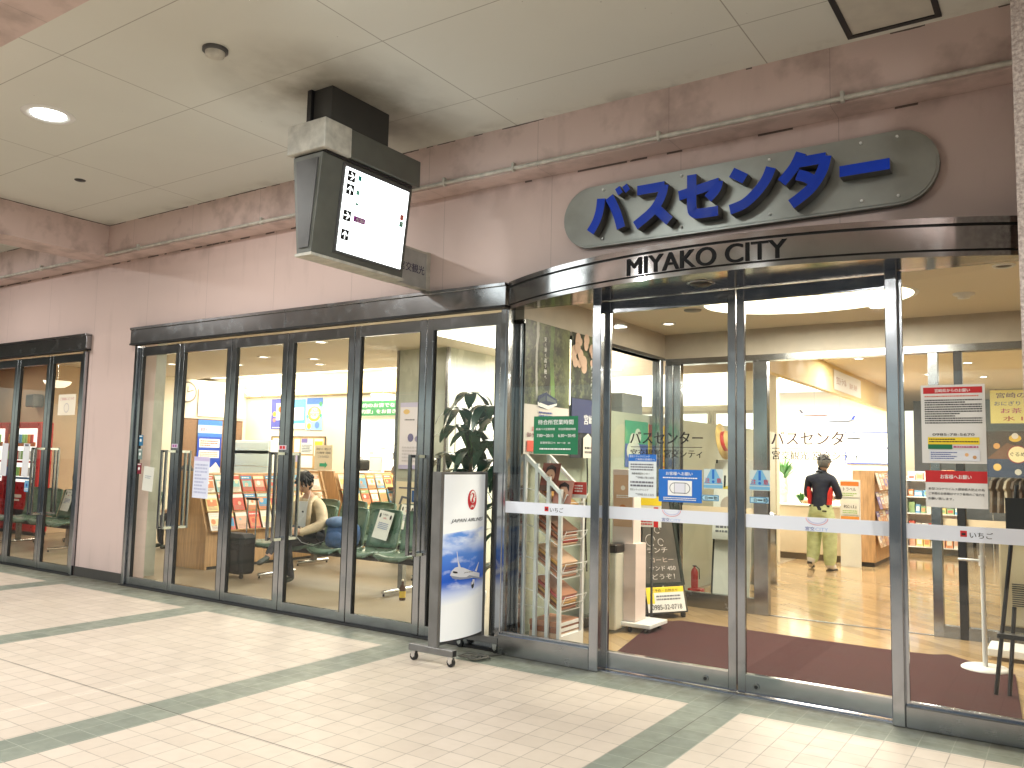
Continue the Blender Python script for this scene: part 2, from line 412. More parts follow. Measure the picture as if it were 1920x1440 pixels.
def sheet(els, w, h, bg, th=.003, edge=None):
    """a flat printed sheet in its own frame: x 0..w, z 0..h, front face at y=0 looking to -y"""
    mb = MB(); mb.box(0, 0, 0, w, th, h, bg)
    y = -.0008
    for e in els:
        k = e[0]; y -= .00045
        if k == 'r':
            _, a, b, c, d, cl = e; mb.add([(a*w, y, b*h), (c*w, y, b*h), (c*w, y, d*h), (a*w, y, d*h)], [(0, 1, 2, 3)], cl)
        elif k == 'p':
            mb.add([(a*w, y, b*h) for a, b in e[1]], [tuple(range(len(e[1])))], e[2])
        elif k == 'c':
            _, cx, cz, r, cl = e[:5]; rz = e[5] if len(e) > 5 else r
            mb.add([(cx*w+r*w*math.cos(t), y, cz*h+rz*w*math.sin(t)) for t in [2*math.pi*i/20 for i in range(20)]], [tuple(range(20))], cl)
        elif k == 't':
            _, st, cx, z, hh, cl = e[:6]; ww = e[6]*w if len(e) > 6 and e[6] else None; al = e[7] if len(e) > 7 else 'c'
            x = cx*w
            mb.text(st, x if al != 'c' else x, z*h, hh*h, y, cl, ww, al, bold=e[8]*2 if len(e) > 8 else .02)
        elif k == 'l':   # small print: rows of short dashes
            _, a, b, c, d, n, cl = e; rh = (d-b)*h/n
            for i in range(n):
                x = a*w; x1 = (c if random.random() > .25 else a+(c-a)*random.uniform(.4, .9))*w
                z0 = d*h-(i+.78)*rh
                while x < x1:
                    q = random.uniform(.35, 1.1)*rh
                    mb.add([(x, y, z0), (min(x+q, x1), y, z0), (min(x+q, x1), y, z0+rh*.5), (x, y, z0+rh*.5)], [(0, 1, 2, 3)], cl); x += q+rh*.18
    return mb
def poster(name, label, cat, loc, w, h, els, bg=None, rz=0, group=None, parent=None, tilt=0, th=.003):
    mb = sheet(els, w, h, bg or WHITEP, th)
    if tilt:
        Rm = Matrix.Rotation(tilt, 4, 'Y'); mb.v = [(Rm @ Vector(v))[:] for v in mb.v]
    o = mb.build(name, parent, loc, rz)
    if not parent: tag(o, label, cat, group)
    return o
K, WT = C(25, 25, 28), C(240, 240, 238)
REDP, BLUEP, GRNP, YELP = C(200, 35, 40), C(30, 110, 200), C(20, 115, 75), C(245, 215, 50)
GREYT = C(110, 110, 120); NAVY = C(45, 70, 150)

# ================================================================== SETTING
# ground and outdoor concourse
struct(MB().box(-160, -160, -.4, 160, -1.6, -.14, mat('asphalt', (.05, .05, .052), .85, noise=.2, nscale=20)), 'road')
struct(MB().box(-40, -1.6, -.5, 12, -1.45, .0, mat('kerb_stone', (.3, .29, .27), .8, noise=.2)), 'kerb')
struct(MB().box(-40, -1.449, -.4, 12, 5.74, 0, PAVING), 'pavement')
struct(MB().box(-40, 5.74, -.4, -3.87, 14, 0, WFLOOR).box(-16, 14.0, -.4, -3.87, 24, -.001, WFLOOR), 'waiting_room_floor')
struct(MB().box(-3.87, 5.74, -.4, 8, 24, 0, SFLOOR), 'vestibule_floor')
# ceilings and beams
struct(MB().box(-9.68, 2.1, 4.295, 8, 5.6, 4.5, CEIL).box(-40, -9, 4.296, 8, 2.1, 4.5, CEIL).box(-40, 2.1, 4.294, -9.68, 5.6, 4.5, CEIL), 'concourse_ceiling')
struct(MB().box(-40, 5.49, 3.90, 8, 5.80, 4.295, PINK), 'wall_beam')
struct(MB().box(-10.15, 2.19, 3.902, -9.67, 5.489, 4.32, PINK), 'cross_beam')
struct(MB().box(-40, 1.5, 3.9, 8, 2.19, 4.32, PINK), 'front_beam')
struct(MB().box(-40, -9.2, 3.7, 8, -8.7, 4.5, PINK), 'edge_beam')
W = MB()
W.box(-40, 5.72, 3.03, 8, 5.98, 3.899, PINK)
W.box(-10.35, 5.721, 0, -9.29, 5.979, 3.03, PINK)
W.box(-40, 5.722, 0, -14.3, 5.978, 3.03, PINK)
W.box(.20, 5.722, 0, 8, 5.978, 3.03, PINK)
struct(W, 'facade_wall')
struct(MB().box(-10.34, 5.706, 0, -9.30, 5.72, .115, mat('dark_skirting', (.06, .055, .05), .5, noise=.2)), 'skirting')
struct(MB().box(-.19, 5.0, 0, .62, 5.488, 4.3, SPRAY), 'pink_column')
# interior shells
struct(MB().box(-40, 5.98, 3.15, -3.95, 11.1, 3.2, INCEIL).box(-40, 12.55, 3.15, -3.95, 14, 3.2, INCEIL)
       .box(-40, 11.1, 3.36, -3.95, 12.55, 3.40, INCEIL).box(-40, 11.08, 3.2, -3.95, 11.1, 3.36, INCEIL).box(-40, 12.55, 3.2, -3.95, 12.57, 3.36, INCEIL), 'waiting_room_ceiling')
struct(MB().box(-3.93, 5.74, 3.0, 3, 8.74, 3.08, VCEIL), 'vestibule_ceiling')
struct(MB().box(-3.93, 8.86, 3.06, 8, 24, 3.1, VCEIL), 'shop_ceiling')
struct(MB().box(-16.1, 12.6, 0, -7.2, 12.75, 3.15, WHITEWALL).box(-16.1, 12.5, 2.86, -7.2, 12.599, 3.149, YELLOWW), 'waiting_room_back_wall')
struct(MB().box(-16.1, 8.7, 0, -15.9, 12.6, 3.15, WHITEWALL), 'waiting_room_side_wall')
struct(MB().box(-40, 8.15, 0, -15.91, 8.8, 3.15, ORANGEW), 'ochre_wall')
struct(MB().box(-7.2, 13.6, 0, -3.95, 13.75, 3.15, WHITEWALL).box(-7.35, 12.6, 0, -7.2, 13.75, 3.15, WHITEWALL), 'booth_back_wall')
struct(MB().box(-6.5, 17.5, 0, -2.9, 17.65, 3.06, WHITEWALL).box(-6.6, 13.75, 0, -6.5, 17.6, 3.06, WHITEWALL), 'counter_back_wall')
struct(MB().box(-2.9, 20.5, 0, 6, 20.65, 3.06, mat('grey_blue_wall', (.28, .30, .32), .6, noise=.1)).box(3, 8.9, 0, 3.1, 20.5, 3.06, WHITEWALL), 'shop_back_wall')
struct(MB().box(-3.0, 9.66, 2.65, -2.9, 17.45, 3.06, YELLOWW).box(-3.0, 9.6, 2.65, -6.4, 9.66, 3.06, ORANGEW), 'counter_bulkhead')
struct(MB().box(3.0, 5.98, 0, 3.1, 8.8, 3.0, WHITEWALL), 'vestibule_side_wall')
# green marble column and the deep marble pier
o = MB().box(-9.78, 5.99, 0, -9.66, 6.36, 3.15, MARBLE).build('marble_column'); tag(o, 'greenish marble column just inside the door beside the pink pier', 'column')
t_ = thing('marble_pier', 'pale green marble pier with dark corner strips between waiting seats and counter', 'pier', (-7.9, 9.35, 0))
MB().box(-.45, 0, 0, .5, 1.5, 3.15, MARBLE).build('pier_block', t_)
for xx in (-.47, .47): MB().box(xx, -.015, 0, xx+.045, .03, 3.15, STEELD).build('corner_strip', t_)
m_ = MB()
for zz in (.62, 1.24, 1.86, 2.48): m_.box(-.424, -.004, zz, .469, .001, zz+.006, TRANSOM)
for zz in (.62, 1.24, 1.86, 2.48): m_.box(.499, .032, zz, .503, 1.5, zz+.006, TRANSOM)
m_.build('tile_joint', t_)

# conduit with clips on the beam
t_ = thing('conduit', 'cream electrical conduit clipped along the bottom of the pink beam', 'pipe', (0, 5.47, 3.925))
MB().cyl((-16, 0, 0), (-.18, 0, 0), .016, SIGNCREAM, n=10).build('pipe', t_)
for x in (-11.2, -9.0, -6.82, -5.6, -4.43, -3.71, -2.43, -1.15):
    MB().box(x-.012, -.02, -.028, x+.012, .018, .045, SIGNCREAM, ch=.004).build('clip', t_)

# ================================================================== DOOR BAYS
def leaf(p, x0, x1, hinge, stick=None):
    """one framed glass leaf; local z up, front at y=-.03"""
    f = MB(); a = .068
    f.box(x0, -.035, .006, x0+a, .01, 2.79, STEEL, ch=.004).box(x1-a, -.035, .006, x1, .01, 2.79, STEEL, ch=.004)
    f.box(x0+a, -.031, 2.685, x1-a, .006, 2.789, STEEL).box(x0+a, -.031, .008, x1-a, .006, .10, STEEL)
    lf = f.build('door_leaf', p)
    gk = MB()
    for q in (x0+a, x1-a-.007): gk.box(q, -.033, .10, q+(.014 if q < x1-.2 else .007), .004, 2.685, GASKET)
    gk.build('gasket', lf)
    MB().box(x0+a+.009, -.014, .10, x1-a-.009, -.006, 2.685, GLASS).build('glass_pane', lf)
    for sgn in (-1, 1):
        xb = (x1-.034) if hinge == 'l' else (x0+.034)
        y0 = -.035 if sgn < 0 else .01; y1 = y0+sgn*.115
        h = MB().box(xb-.017, min(y1, y1+sgn*.024), .70, xb+.017, max(y1, y1+sgn*.024), 1.575, STEELB, ch=.004)
        for z in (.70, 1.547): h.box(xb-.013, min(y0, y1), z+.001, xb+.013, max(y0, y1), z+.027, CHROME)
        h.build('pull_handle', lf)
    return lf
def bay(name, label, x0, edges, x1, headers):
    t = thing(name, label, 'door bay', (0, 5.735, 0))
    for a, b in zip(headers, headers[1:]):
        MB().box(a+.002, -.085, 2.835, b-.002, 0, 3.015, STEELD, ch=.004).box(a+.002, -.1, 3.0, b-.002, -.004, 3.03, STEELD, ch=.003).box(a+.002, -.095, 2.818, b-.002, -.002, 2.838, GASKET).build('header', t)
    MB().box(x0, -.06, 0, x0+.055, .06, 2.81, STEEL, ch=.004).build('jamb', t)
    MB().box(x1-.055, -.06, 0, x1, .06, 2.81, STEEL, ch=.004).build('jamb', t)
    MB().box(x0, -.09, -.002, x1, .05, .0055, GASKET).build('threshold', t)  # coloured black to paint in the shaded gap under the doors
    for i, (a, b) in enumerate(zip(edges, edges[1:])):
        leaf(t, a+.006, b-.006, 'l' if i % 2 == 0 else 'r')
    return t
bay('door_bay', 'six leaf glass door bay with steel frames behind the airline light box', -9.27, [-9.215, -8.405, -7.485, -6.59, -5.655, -4.765, -3.93], -3.872, [-9.34, -6.60, -3.88])
bay('door_bay', 'shorter glass door bay beyond the pink pier showing red vending machines', -14.3, [-14.245, -13.0, -12.11, -11.25, -10.42], -10.36, [-14.34, -10.31])

# entrance: fixed panels, posts, sliding doors
t_ = thing('sliding_entrance', 'curved steel entrance porch with sliding glass doors under the blue katakana sign', 'entrance', (0, 5.7, 0))
def fixed(x0, x1, zb=.16):
    f = MB().box(x0, -.10, 0, x1, .05, zb, STEELD, ch=.006).build('plinth', t_)
    MB().box(x0+.012, -.05, zb, x1-.012, -.04, 2.79, GLASS).build('fixed_glass', t_)
    MB().box(x0, -.062, zb+.001, x0+.02, -.03, 2.79, STEEL).box(x0, -.06, zb+.0005, x1, -.03, zb+.018, STEEL).build('glazing_bead', t_)
fixed(-3.855, -3.03); fixed(-.872, .20, .13)
for a, b in ((-3.03, -2.955), (-.945, -.872)):
    MB().box(a, -.10, 0, b, .03, 2.80, STEEL, ch=.005).build('post', t_)
for a, b in ((-3.91, -3.855), (.18, .24)): MB().box(a, -.07, 0, b, .05, 2.8, STEEL, ch=.005).build('post', t_)
def slider(x0, x1):
    a = .058
    s_ = MB().box(x0, .0, .012, x0+a, .035, 2.79, STEEL, ch=.004).box(x1-a, .0, .012, x1, .035, 2.79, STEEL, ch=.004)
    s_.box(x0+a, .003, 2.70, x1-a, .032, 2.789, STEEL).box(x0+a, .003, .014, x1-a, .032, .135, STEEL)
    s_.box(x0+a, -.002, .134, x1-a, .036, .142, CHROME)
    d = s_.build('sliding_door', t_)
    MB().box(x0+a, .014, .142, x1-a, .022, 2.70, GLASS).build('glass_pane', d)
    xs = x1-.22 if x0 < -2.5 else x0+.13
    MB().cyl((xs, .003, .065), (xs, -.004, .065), .022, STEELD).cyl((xs, -.004, .065), (xs, -.007, .065), .012, GASKET).build('floor_lock', d)
    return d
d1 = slider(-2.985, -1.94); d2 = slider(-1.934, -.90)
MB().box(-3.03, -.06, .0, -.872, .07, .008, CHROME).build('door_track', t_)
MB().box(-3.03, -.02, 2.795, -.872, .06, 2.90, STEELD).build('door_header', t_)
# curved fascia
RC, XC = 3.74, -1.94
def arc(r, x): return RC+5.13-5.7-math.sqrt(max(0, r*r-(x-XC)**2))   # local y of the arc of radius r
xs = [-3.86+i*(3.84/48) for i in range(49)]
def band_(z0, z1, r, m, nm, dep=.03):
    mb = MB(); n = len(xs); ring = []
    for x in xs:
        y = arc(r, x); ring.append([(x, y, z0), (x, y, z1), (x, y+dep, z1), (x, y+dep, z0)])
    for j in range(4):
        vs = [q_ for c in ring for q_ in (c[j], c[(j+1) % 4])]
        mb.add(vs, [(2*i, 2*i+2, 2*i+3, 2*i+1) for i in range(n-1)], m, True)
    mb.add(ring[0], [(0, 1, 2, 3)], m).add(ring[-1], [(3, 2, 1, 0)], m)
    return mb.build(nm, t_)
band_(2.838, 2.975, RC, STEELH, 'curved_fascia'); band_(2.825, 2.838, RC-.012, GASKET, 'fascia_groove'); band_(2.975, 2.993, RC-.012, GASKET, 'fascia_groove')
band_(2.795, 2.825, RC, STEELH, 'curved_fascia'); band_(2.993, 3.03, RC, STEELH, 'curved_fascia')
mb = MB()
for z, mm in ((2.796, STEELH), (3.028, STEELD)):
    vs = [];
    for x in xs: vs += [(x, arc(RC-.005, x), z), (x, .015, z), (x, .015, z+.004), (x, arc(RC-.005, x), z+.004)]
    fs = [(4*i+j, 4*i+4+j, 4*i+4+(j+1) % 4, 4*i+(j+1) % 4) for i in range(len(xs)-1) for j in range(4)]
    mb.add(vs, fs, mm)
mb.build('porch_soffit', t_)
mb = MB(); mb.lathe([(.001, -.025), (.05, -.022), (.075, -.008), (.08, 0)], BLACKP, (-2.09, -.27, 2.796), 20); mb.lathe([(.08, -.004), (.1, -.001), (.1, .0)], STEELD, (-2.09, -.27, 2.796), 20); mb.build('door_sensor', t_)
# MIYAKO CITY lettering bent round the fascia
mb = MB(); MIY = mat('black_fascia_letters', (.006, .006, .007), .6, spec=.2)
for k in (-1, 0, 1): mb.text('MIYAKO CITY', -2.53+.004*k, 2.842, .122, -.0004*k, MIY, w=1.10, bold=0, extrude=.03)
mb.v = [(x, arc(RC, x)-.004+y*.6, z) for x, y, z in mb.v]; mb.build('fascia_lettering', t_)
# white manifestation stripe and its logos on each glass
def stripe(x0, x1, yl, kind, cx, z0=1.122, z1=1.214, par=t_):
    mb = MB().box(x0, yl-.002, z0, x1, yl-.0005, z1, C(226, 230, 240, r=.45))
    if kind == 'i':
        mb.box(cx-.11, yl-.0035, z0+.03, cx-.075, yl-.002, z0+.066, REDP).box(cx-.103, yl-.004, z0+.04, cx-.082, yl-.0035, z0+.052, K)
        mb.text('いちご', cx-.06, z0+.026, .036, yl-.003, K, w=.12)
    else:
        mb.text('宮交', cx-.075, z0+.004, .026, yl-.003, NAVY, w=.06, bold=.02); mb.text('CITY', cx-.01, z0+.005, .022, yl-.003, C(165, 185, 225), w=.08)
        for k2, cc in ((0, C(225, 150, 160)), (1, C(190, 190, 225))):
            pts = [(cx+(.07-.012*k2)*math.cos(t), yl-.003, z1-.004-(.045-.012*k2)*math.sin(t)) for t in [math.pi*i/14 for i in range(15)]]
            mb.tube(pts, .0022, cc, 5)
    return mb.build('glass_stripe', par)
stripe(-3.834, -3.032, -.0525, 'i', -3.35); stripe(-2.925, -2.0, .0135, 'c', -2.42, par=d1); stripe(-1.874, -.96, .0135, 'c', -1.40, par=d2); stripe(-.868, .18, -.0525, 'i', -.45)
# door lettering
for d, cx in ((d1, -2.47), (d2, -1.41)):
    mb = MB(); mb.text('バスセンター', cx-.285, 1.69, .09, .0115, C(70, 50, 55) if d is d2 else K, w=.57, bold=.03)
    mb.box(cx-.28, .011, 1.664, cx+.28, .0125, 1.668, K); mb.text('宮交観光 宮交シティ', cx-.28, 1.59, .060, .0115, K, w=.56, bold=.03); mb.build('door_lettering', d)

# stickers and notices on glass (things of their own)
YG, YF = 5.648, 5.712
poster('hours_notice', 'green notice of waiting room opening hours stuck on the fixed glass', 'notice', (-3.575, YG-.004, 1.60), .405, .30,
  [('t', '待合所営業時間', .5, .78, .13, WT, .80, 'c', .02), ('t', '高速バス営業時間', .27, .63, .06, WT, .43), ('t', '待合所開放時間', .76, .63, .06, WT, .38),
   ('t', '7:00～20:15', .27, .45, .08, WT, .38, 'c', .02), ('t', '6:30～20:45', .76, .45, .08, WT, .38, 'c', .02), ('t', '定期券窓口 9：00～18：30', .5, .27, .06, WT, .68), ('l', .15, .1, .85, .18, 1, WT)], GRNP)
poster('clinic_notice', 'white notice with blue heading taped under the door lettering', 'notice', (-2.765, YF-.004, 1.29), .225, .32,
  [('r', 0, .84, 1, 1, BLUEP), ('t', '宮交シティクリニック', .4, .93, .05, WT, .72), ('t', 'ご来院の皆様方へ', .6, .86, .05, WT, .7), ('l', .08, .62, .9, .8, 3, GREYT), ('t', '高齢者相談センター', .45, .53, .05, K, .65), ('t', '℡0985-78-1605', .6, .44, .05, GREYT, .65), ('l', .08, .24, .9, .4, 2, GREYT), ('t', '宮交シティクリニック', .4, .16, .05, K, .65), ('t', '℡0985-51-1225', .6, .05, .05, GREYT, .65)], C(225, 232, 235))
poster('mask_notice', 'bright blue notice with a face mask drawing on the sliding door', 'notice', (-2.52, YF-.004, 1.27), .33, .235,
  [('t', 'お客様へお願い', .48, .82, .11, WT, .62, 'c', .015), ('l', .1, .71, .9, .78, 1, WT), ('r', .22, .2, .78, .66, WT), ('c', .38, .43, .12, GREYT, .12), ('c', .38, .43, .105, WT, .105), ('c', .62, .43, .12, GREYT, .12), ('c', .62, .43, .105, WT, .105), ('r', .37, .27, .63, .6, GREYT), ('r', .38, .29, .62, .58, C(225, 225, 235)), ('l', .12, .05, .88, .16, 2, WT)], BLUEP)
def warn(x, side):
    poster('caution_sticker', 'blue triangle caution sticker on the door glass %s' % side, 'sticker', (x, YF-.004, 1.375), .14, .14,
       [('p', [(0, .25), (1, .25), (.62, 1), (.38, 1)], C(120, 180, 215)), ('r', .44, .5, .56, .97, BLUEP), ('c', .5, .36, .07, BLUEP), ('t', '注', .2, .3, .25, REDP), ('t', '意', .8, .3, .25, REDP), ('r', 0, .05, 1, .2, C(120, 180, 215))], C(205, 218, 215))
    pts = [(0, .5), (.15, 0), (1, 0), (1, 1), (.15, 1)]; p2 = [(.05, .5), (.18, .12), (.95, .12), (.95, .88), (.18, .88)]
    if x > -1.95: pts = [(1-a, b) for a, b in pts][::-1]; p2 = [(1-a, b) for a, b in p2][::-1]
    poster('automatic_door_sticker', 'pale blue arrow sticker reading automatic on the door glass %s' % side, 'sticker', (x+(-.02 if x < -1.95 else .0), YF-.004, 1.29), .13, .042,
       [('p', pts, C(60, 130, 175)), ('p', p2, C(170, 210, 225)), ('t', '自', .3, .2, .6, K), ('t', '動', .82, .2, .6, K), ('r', .42, .4, .68, .6, K)], C(150, 190, 210))
warn(-2.175, 'next to the blue mask notice'); warn(-1.845, 'nearest the potted plant')
poster('prefecture_notice', 'tall white notice with red heading hung on the fixed glass', 'notice', (-.755, YG-.004, 1.585), .345, .475,
  [('r', .04, .89, .96, .97, REDP), ('t', '宮崎県からのお願い', .5, .905, .045, WT, .55, 'c', .02), ('l', .06, .84, .9, .87, 1, C(220, 120, 100)), ('l', .06, .5, .95, .82, 11, K), ('t', '0985-78-5670', .5, .35, .03, K, .65), ('r', .1, .24, .9, .33, YELP), ('l', .12, .26, .88, .32, 2, K), ('r', .1, .18, .48, .24, GRNP), ('l', .5, .19, .88, .23, 1, C(190, 60, 120)), ('r', .12, .03, .9, .17, C(225, 228, 235)), ('l', .14, .05, .55, .15, 4, NAVY), ('c', .7, .11, .03, C(240, 190, 130)), ('c', .82, .08, .03, C(200, 150, 100))], WHITEP)
poster('request_notice', 'white notice with wide red band below the tall prefecture notice', 'notice', (-.74, YG-.004, 1.32), .33, .22,
  [('r', 0, .68, 1, 1, REDP), ('t', 'お客様へお願い', .5, .78, .12, WT, .5, 'c', .02), ('t', '新型コロナウイルス感染拡大防止の為', .5, .47, .07, K, .9), ('t', 'ご来館のお客様はマスク着用のご協力を', .5, .34, .07, K, .9), ('t', 'お願い致します。', .25, .2, .07, K, .42)], WHITEP)
YD = 5.70
poster('door_notice', 'white sheet taped crooked on the glass of the first leaf by the pier', 'notice', (-9.01, YD+.012, 1.105), .20, .28, [('l', .2, .5, .8, .65, 2, C(150, 160, 170))], C(215, 215, 205), tilt=R(4))
poster('door_notice', 'tall bluish white timetable sheet taped inside the second door leaf', 'notice', (-8.06, YD+.012, 1.06), .27, .45, [('r', 0, .9, 1, 1, C(200, 190, 225)), ('l', .1, .1, .9, .85, 9, C(180, 185, 215))], C(218, 222, 240), tilt=R(1))
for i, (z, cc, lb) in enumerate(((1.62, (40, 110, 150), 'dark teal square sticker highest on the glass beside the pier'), (1.46, (120, 140, 135), 'grey sticker in the middle of the column beside the pier'), (1.29, (120, 25, 45), 'maroon square sticker lowest on the glass beside the pier'))):
    poster('window_sticker', lb, 'sticker', (-9.135, YD+.012, z), .085, .125, [('c', .5, .5, .22, WT), ('r', .15, .85, .85, .93, WT)], C(*cc))
poster('push_sticker', 'small pink and white sticker over the handles of the third pair', 'sticker', (-6.66, 5.696, 1.60), .11, .045, [('r', .15, .2, .45, .85, REDP), ('r', .55, .2, .85, .85, REDP)], C(225, 205, 215))
poster('push_sticker', 'small pink and white sticker over the handles by the blue tape', 'sticker', (-8.46, 5.696, 1.60), .11, .045, [('r', .15, .2, .45, .85, C(160, 90, 150)), ('r', .55, .2, .85, .85, C(160, 90, 150))], C(215, 205, 220))
for x, lb, cc in ((-12.42, 'blank white sheet taped on the far bay glass behind a handle', (222, 222, 228)), (-11.83, 'narrow white sheet taped on the far bay beside the pull handle', (225, 225, 228))):
    poster('door_notice', lb, 'notice', (x, YD+.012, 1.18), .17, .45, [('r', .2, .92, .8, .98, GREYT)] if x > -12 else [], C(*cc), tilt=R(2))
poster('window_sticker', 'light blue sticker low on the far bay glass', 'sticker', (-11.72, YD+.012, .98), .12, .15, [('c', .5, .6, .18, NAVY), ('l', .1, .1, .9, .35, 2, WT)], C(110, 165, 200))
poster('sale_notice', 'cream sheet with pink lettering high on the far bay leaf by the pier', 'notice', (-11.0, YD+.012, 2.0), .42, .27, [('t', 'ご自由にどうぞ', .5, .72, .14, C(200, 120, 130), .8), ('c', .5, .35, .15, C(200, 190, 185)), ('c', .5, .35, .12, C(232, 222, 205))], C(235, 225, 205))

# ================================================================== OVAL SIGN
t_ = thing('oval_sign', 'oval grey metal sign with raised blue katakana letters above the entrance', 'sign', (-1.98, 5.72, 3.475))
def stadium(w, h, n=16):
    r = h/2; a = w/2-r
    return [(a+r*math.cos(t), r*math.sin(t)) for t in [-math.pi/2+math.pi*i/n for i in range(n+1)]] + [(-a+r*math.cos(t), r*math.sin(t)) for t in [math.pi/2+math.pi*i/n for i in range(n+1)]]
MB().prism(stadium(2.72, .49), -.05, -.001, OVAL).prism(stadium(2.69, .46), -.056, -.0505, OVAL).build('backing_plate', t_)
KANA = {'BA': ([(.30, .80), (.26, .52), (.17, .28), (.03, .08)], [(.50, .80), (.62, .58), (.72, .34), (.80, .07)], [(.70, .98), (.78, .83)], [(.88, 1.0), (.96, .86)]),
 'SU': ([(.12, .83), (.76, .83)], [(.755, .86), (.68, .60), (.48, .33), (.08, .07)], [(.52, .42), (.68, .26), (.88, .06)]),
 'SE': ([(.02, .56), (.90, .70)], [(.88, .735), (.84, .58), (.66, .40)], [(.31, .96), (.31, .30), (.36, .16), (.50, .12), (.88, .12)]),
 'N': ([(.10, .86), (.38, .68)], [(.06, .10), (.36, .18), (.62, .38), (.80, .60), (.90, .82)]),
 'TA': ([(.42, 1.0), (.28, .74), (.04, .48)], [(.34, .82), (.88, .82)], [(.885, .86), (.80, .56), (.58, .26), (.22, .02)], [(.34, .58), (.52, .50), (.70, .36)]),
 'DASH': ([(.06, .50), (.94, .50)],)}
def ribbon(P, hw):
    if len(P) > 2 and P[0][0] != P[-1][0]:
        Q = [P[0]]
        for i in range(len(P)-1):
            p0, p1, p2, p3 = P[max(0, i-1)], P[i], P[i+1], P[min(len(P)-1, i+2)]
            for k in range(1, 6):
                t = k/5; Q.append(tuple(.5*((2*p1[a])+(-p0[a]+p2[a])*t+(2*p0[a]-5*p1[a]+4*p2[a]-p3[a])*t*t+(-p0[a]+3*p1[a]-3*p2[a]+p3[a])*t**3) for a in (0, 1)))
        P = Q
    L, Rr = [], []
    for i in range(len(P)):
        a, b = Vector(P[max(0, i-1)]), Vector(P[min(len(P)-1, i+1)]); d = (b-a).normalized(); n = Vector((-d.y, d.x))*hw
        L.append((P[i][0]+n.x, P[i][1]+n.y)); Rr.append((P[i][0]-n.x, P[i][1]-n.y))
    return L, Rr
side = mat('letter_return_metal', (.16, .155, .14), .5, metal=.3)
mb = MB(); ks = 0
for i, kn in enumerate(('BA', 'SU', 'SE', 'N', 'TA', 'DASH')):
    for stv in KANA[kn]:
        ks += 1; hw = .062 if kn == 'BA' and len(stv) == 2 else .103
        L, Rr = ribbon(stv, hw); sc2 = lambda p: (-1.075+i*.368+p[0]*.345, -.180+p[1]*.352)
        L = [sc2(p) for p in L]; Rr = [sc2(p) for p in Rr]; n = len(L); yf = -.150-.0007*ks
        for j in range(n-1): mb.add([(a, yf, b) for a, b in (L[j], L[j+1], Rr[j+1], Rr[j])], [(0, 1, 2, 3)], BLUE)
        loop = L+Rr[::-1]; m3 = len(loop)
        mb.add([(a, yf+.0002, b) for a, b in loop]+[(a, -.06, b) for a, b in loop], [(k, (k+1) % m3, m3+(k+1) % m3, m3+k) for k in range(m3)], side)
mb.build('raised_lettering', t_)
for x in (-1.0, -.35, .3, .9, 1.12):
    for z in (-.19, .2): MB().cyl((x, -.07, z), (x, -.055, z), .009, WT, n=8).build('stud', t_)

# ================================================================== HANGING SIGN
t_ = thing('hanging_sign', 'illuminated direction sign box hanging from the ceiling by a dark neck', 'sign', (-4.60, 4.05, 0))
MB().box(-.10, .12, 3.95, .13, .74, 4.295, mat('sign_neck_metal', (.05, .05, .047), .5, noise=.2)).box(-.103, .09, 3.95, -.06, .125, 4.295, BLACKM).build('neck', t_)
MB().box(-.20, 0, 3.775, .20, .275, 4.0, SIGNCREAM, ch=.006).box(-.19, .28, 3.78, .19, 1.08, 4.0, GREYSIGN, ch=.006).build('cap', t_)
def tz(z): return .075+(z-3.02)*.11     # half width of the tapering body
prof = [(-tz(3.02), 3.02), (tz(3.02), 3.02), (tz(3.755), 3.755), (-tz(3.755), 3.755)]
MB().prism(prof, .03, 1.02, GREYSIGN).box(-.17, .05, 3.755, .17, 1.0, 3.775, BLACKM).build('housing', t_)
MB().prism([(-.05, 3.06), (.05, 3.06), (.115, 3.72), (-.115, 3.72)], .022, .0295, DARKGREY).build('end_panel', t_)
MB().box(-.085, .02, 2.998, .085, 1.03, 3.019, SIGNCREAM).build('bottom_trim', t_)
# luminous face, built flat then leaned onto the slanting side
def faceM(side):
    a = math.atan(.11)
    M = Matrix.Translation((tz(3.02)*side, 0, 3.02)) @ Matrix.Rotation(a*side, 4, 'Y')
    return M @ Matrix.Rotation(R(90)*side, 4, 'Z')
MF = faceM(1)
mb = MB(); mb.box(.235, -.006, .045, 1.0, -.001, .725, DARKGREY).box(.265, -.012, .065, .975, -.0065, .70, L_SIGN); 
for v in (0,): mb.v = [(MF @ Vector(p))[:] for p in mb.v]
mb.build('lit_face', t_)
MFB = faceM(-1); mb = MB(); mb.box(-1.0, -.006, .045, -.235, -.001, .725, DARKGREY).box(-.975, -.012, .065, -.265, -.0065, .70, L_SIGN); mb.v = [(MFB @ Vector(p))[:] for p in mb.v]; mb.build('lit_face', t_)
mb = MB(); yq = -.0135
def q(x0, z0, x1, z1, m): mb.add([(x0, yq, z0), (x1, yq, z0), (x1, yq, z1), (x0, yq, z1)], [(0, 1, 2, 3)], m)
def arrow(x, z, s, up):
    mb = MB(); mb.add([(x, yq, z), (x+s, yq, z), (x+s, yq, z+s), (x, yq, z+s)], [(0, 1, 2, 3)], K); c = [(.46, .1), (.54, .1), (.54, .66), (.8, .4), (.86, .47), (.5, .86), (.14, .47), (.2, .4), (.46, .66)]
    if not up: c = [(b, 1-a) for a, b in c]
    P = [(x+a*s, yq-.001, z+b*s) for a, b in c]
    mb.add(P, [(0, 1, 2, 8), (2, 3, 4, 5), (2, 5, 8), (5, 6, 7, 8)] , L_SIGN); mb.v = [(MF @ Vector(p))[:] for p in mb.v]; mb.build('arrow_symbol', t_)
for z, up in ((.60, False), (.50, True), (.30, False), (.155, True)): arrow(.285, z, .08, up)
TEAL, ORG, PUR = C(20, 150, 140), C(205, 70, 45), C(150, 40, 150)
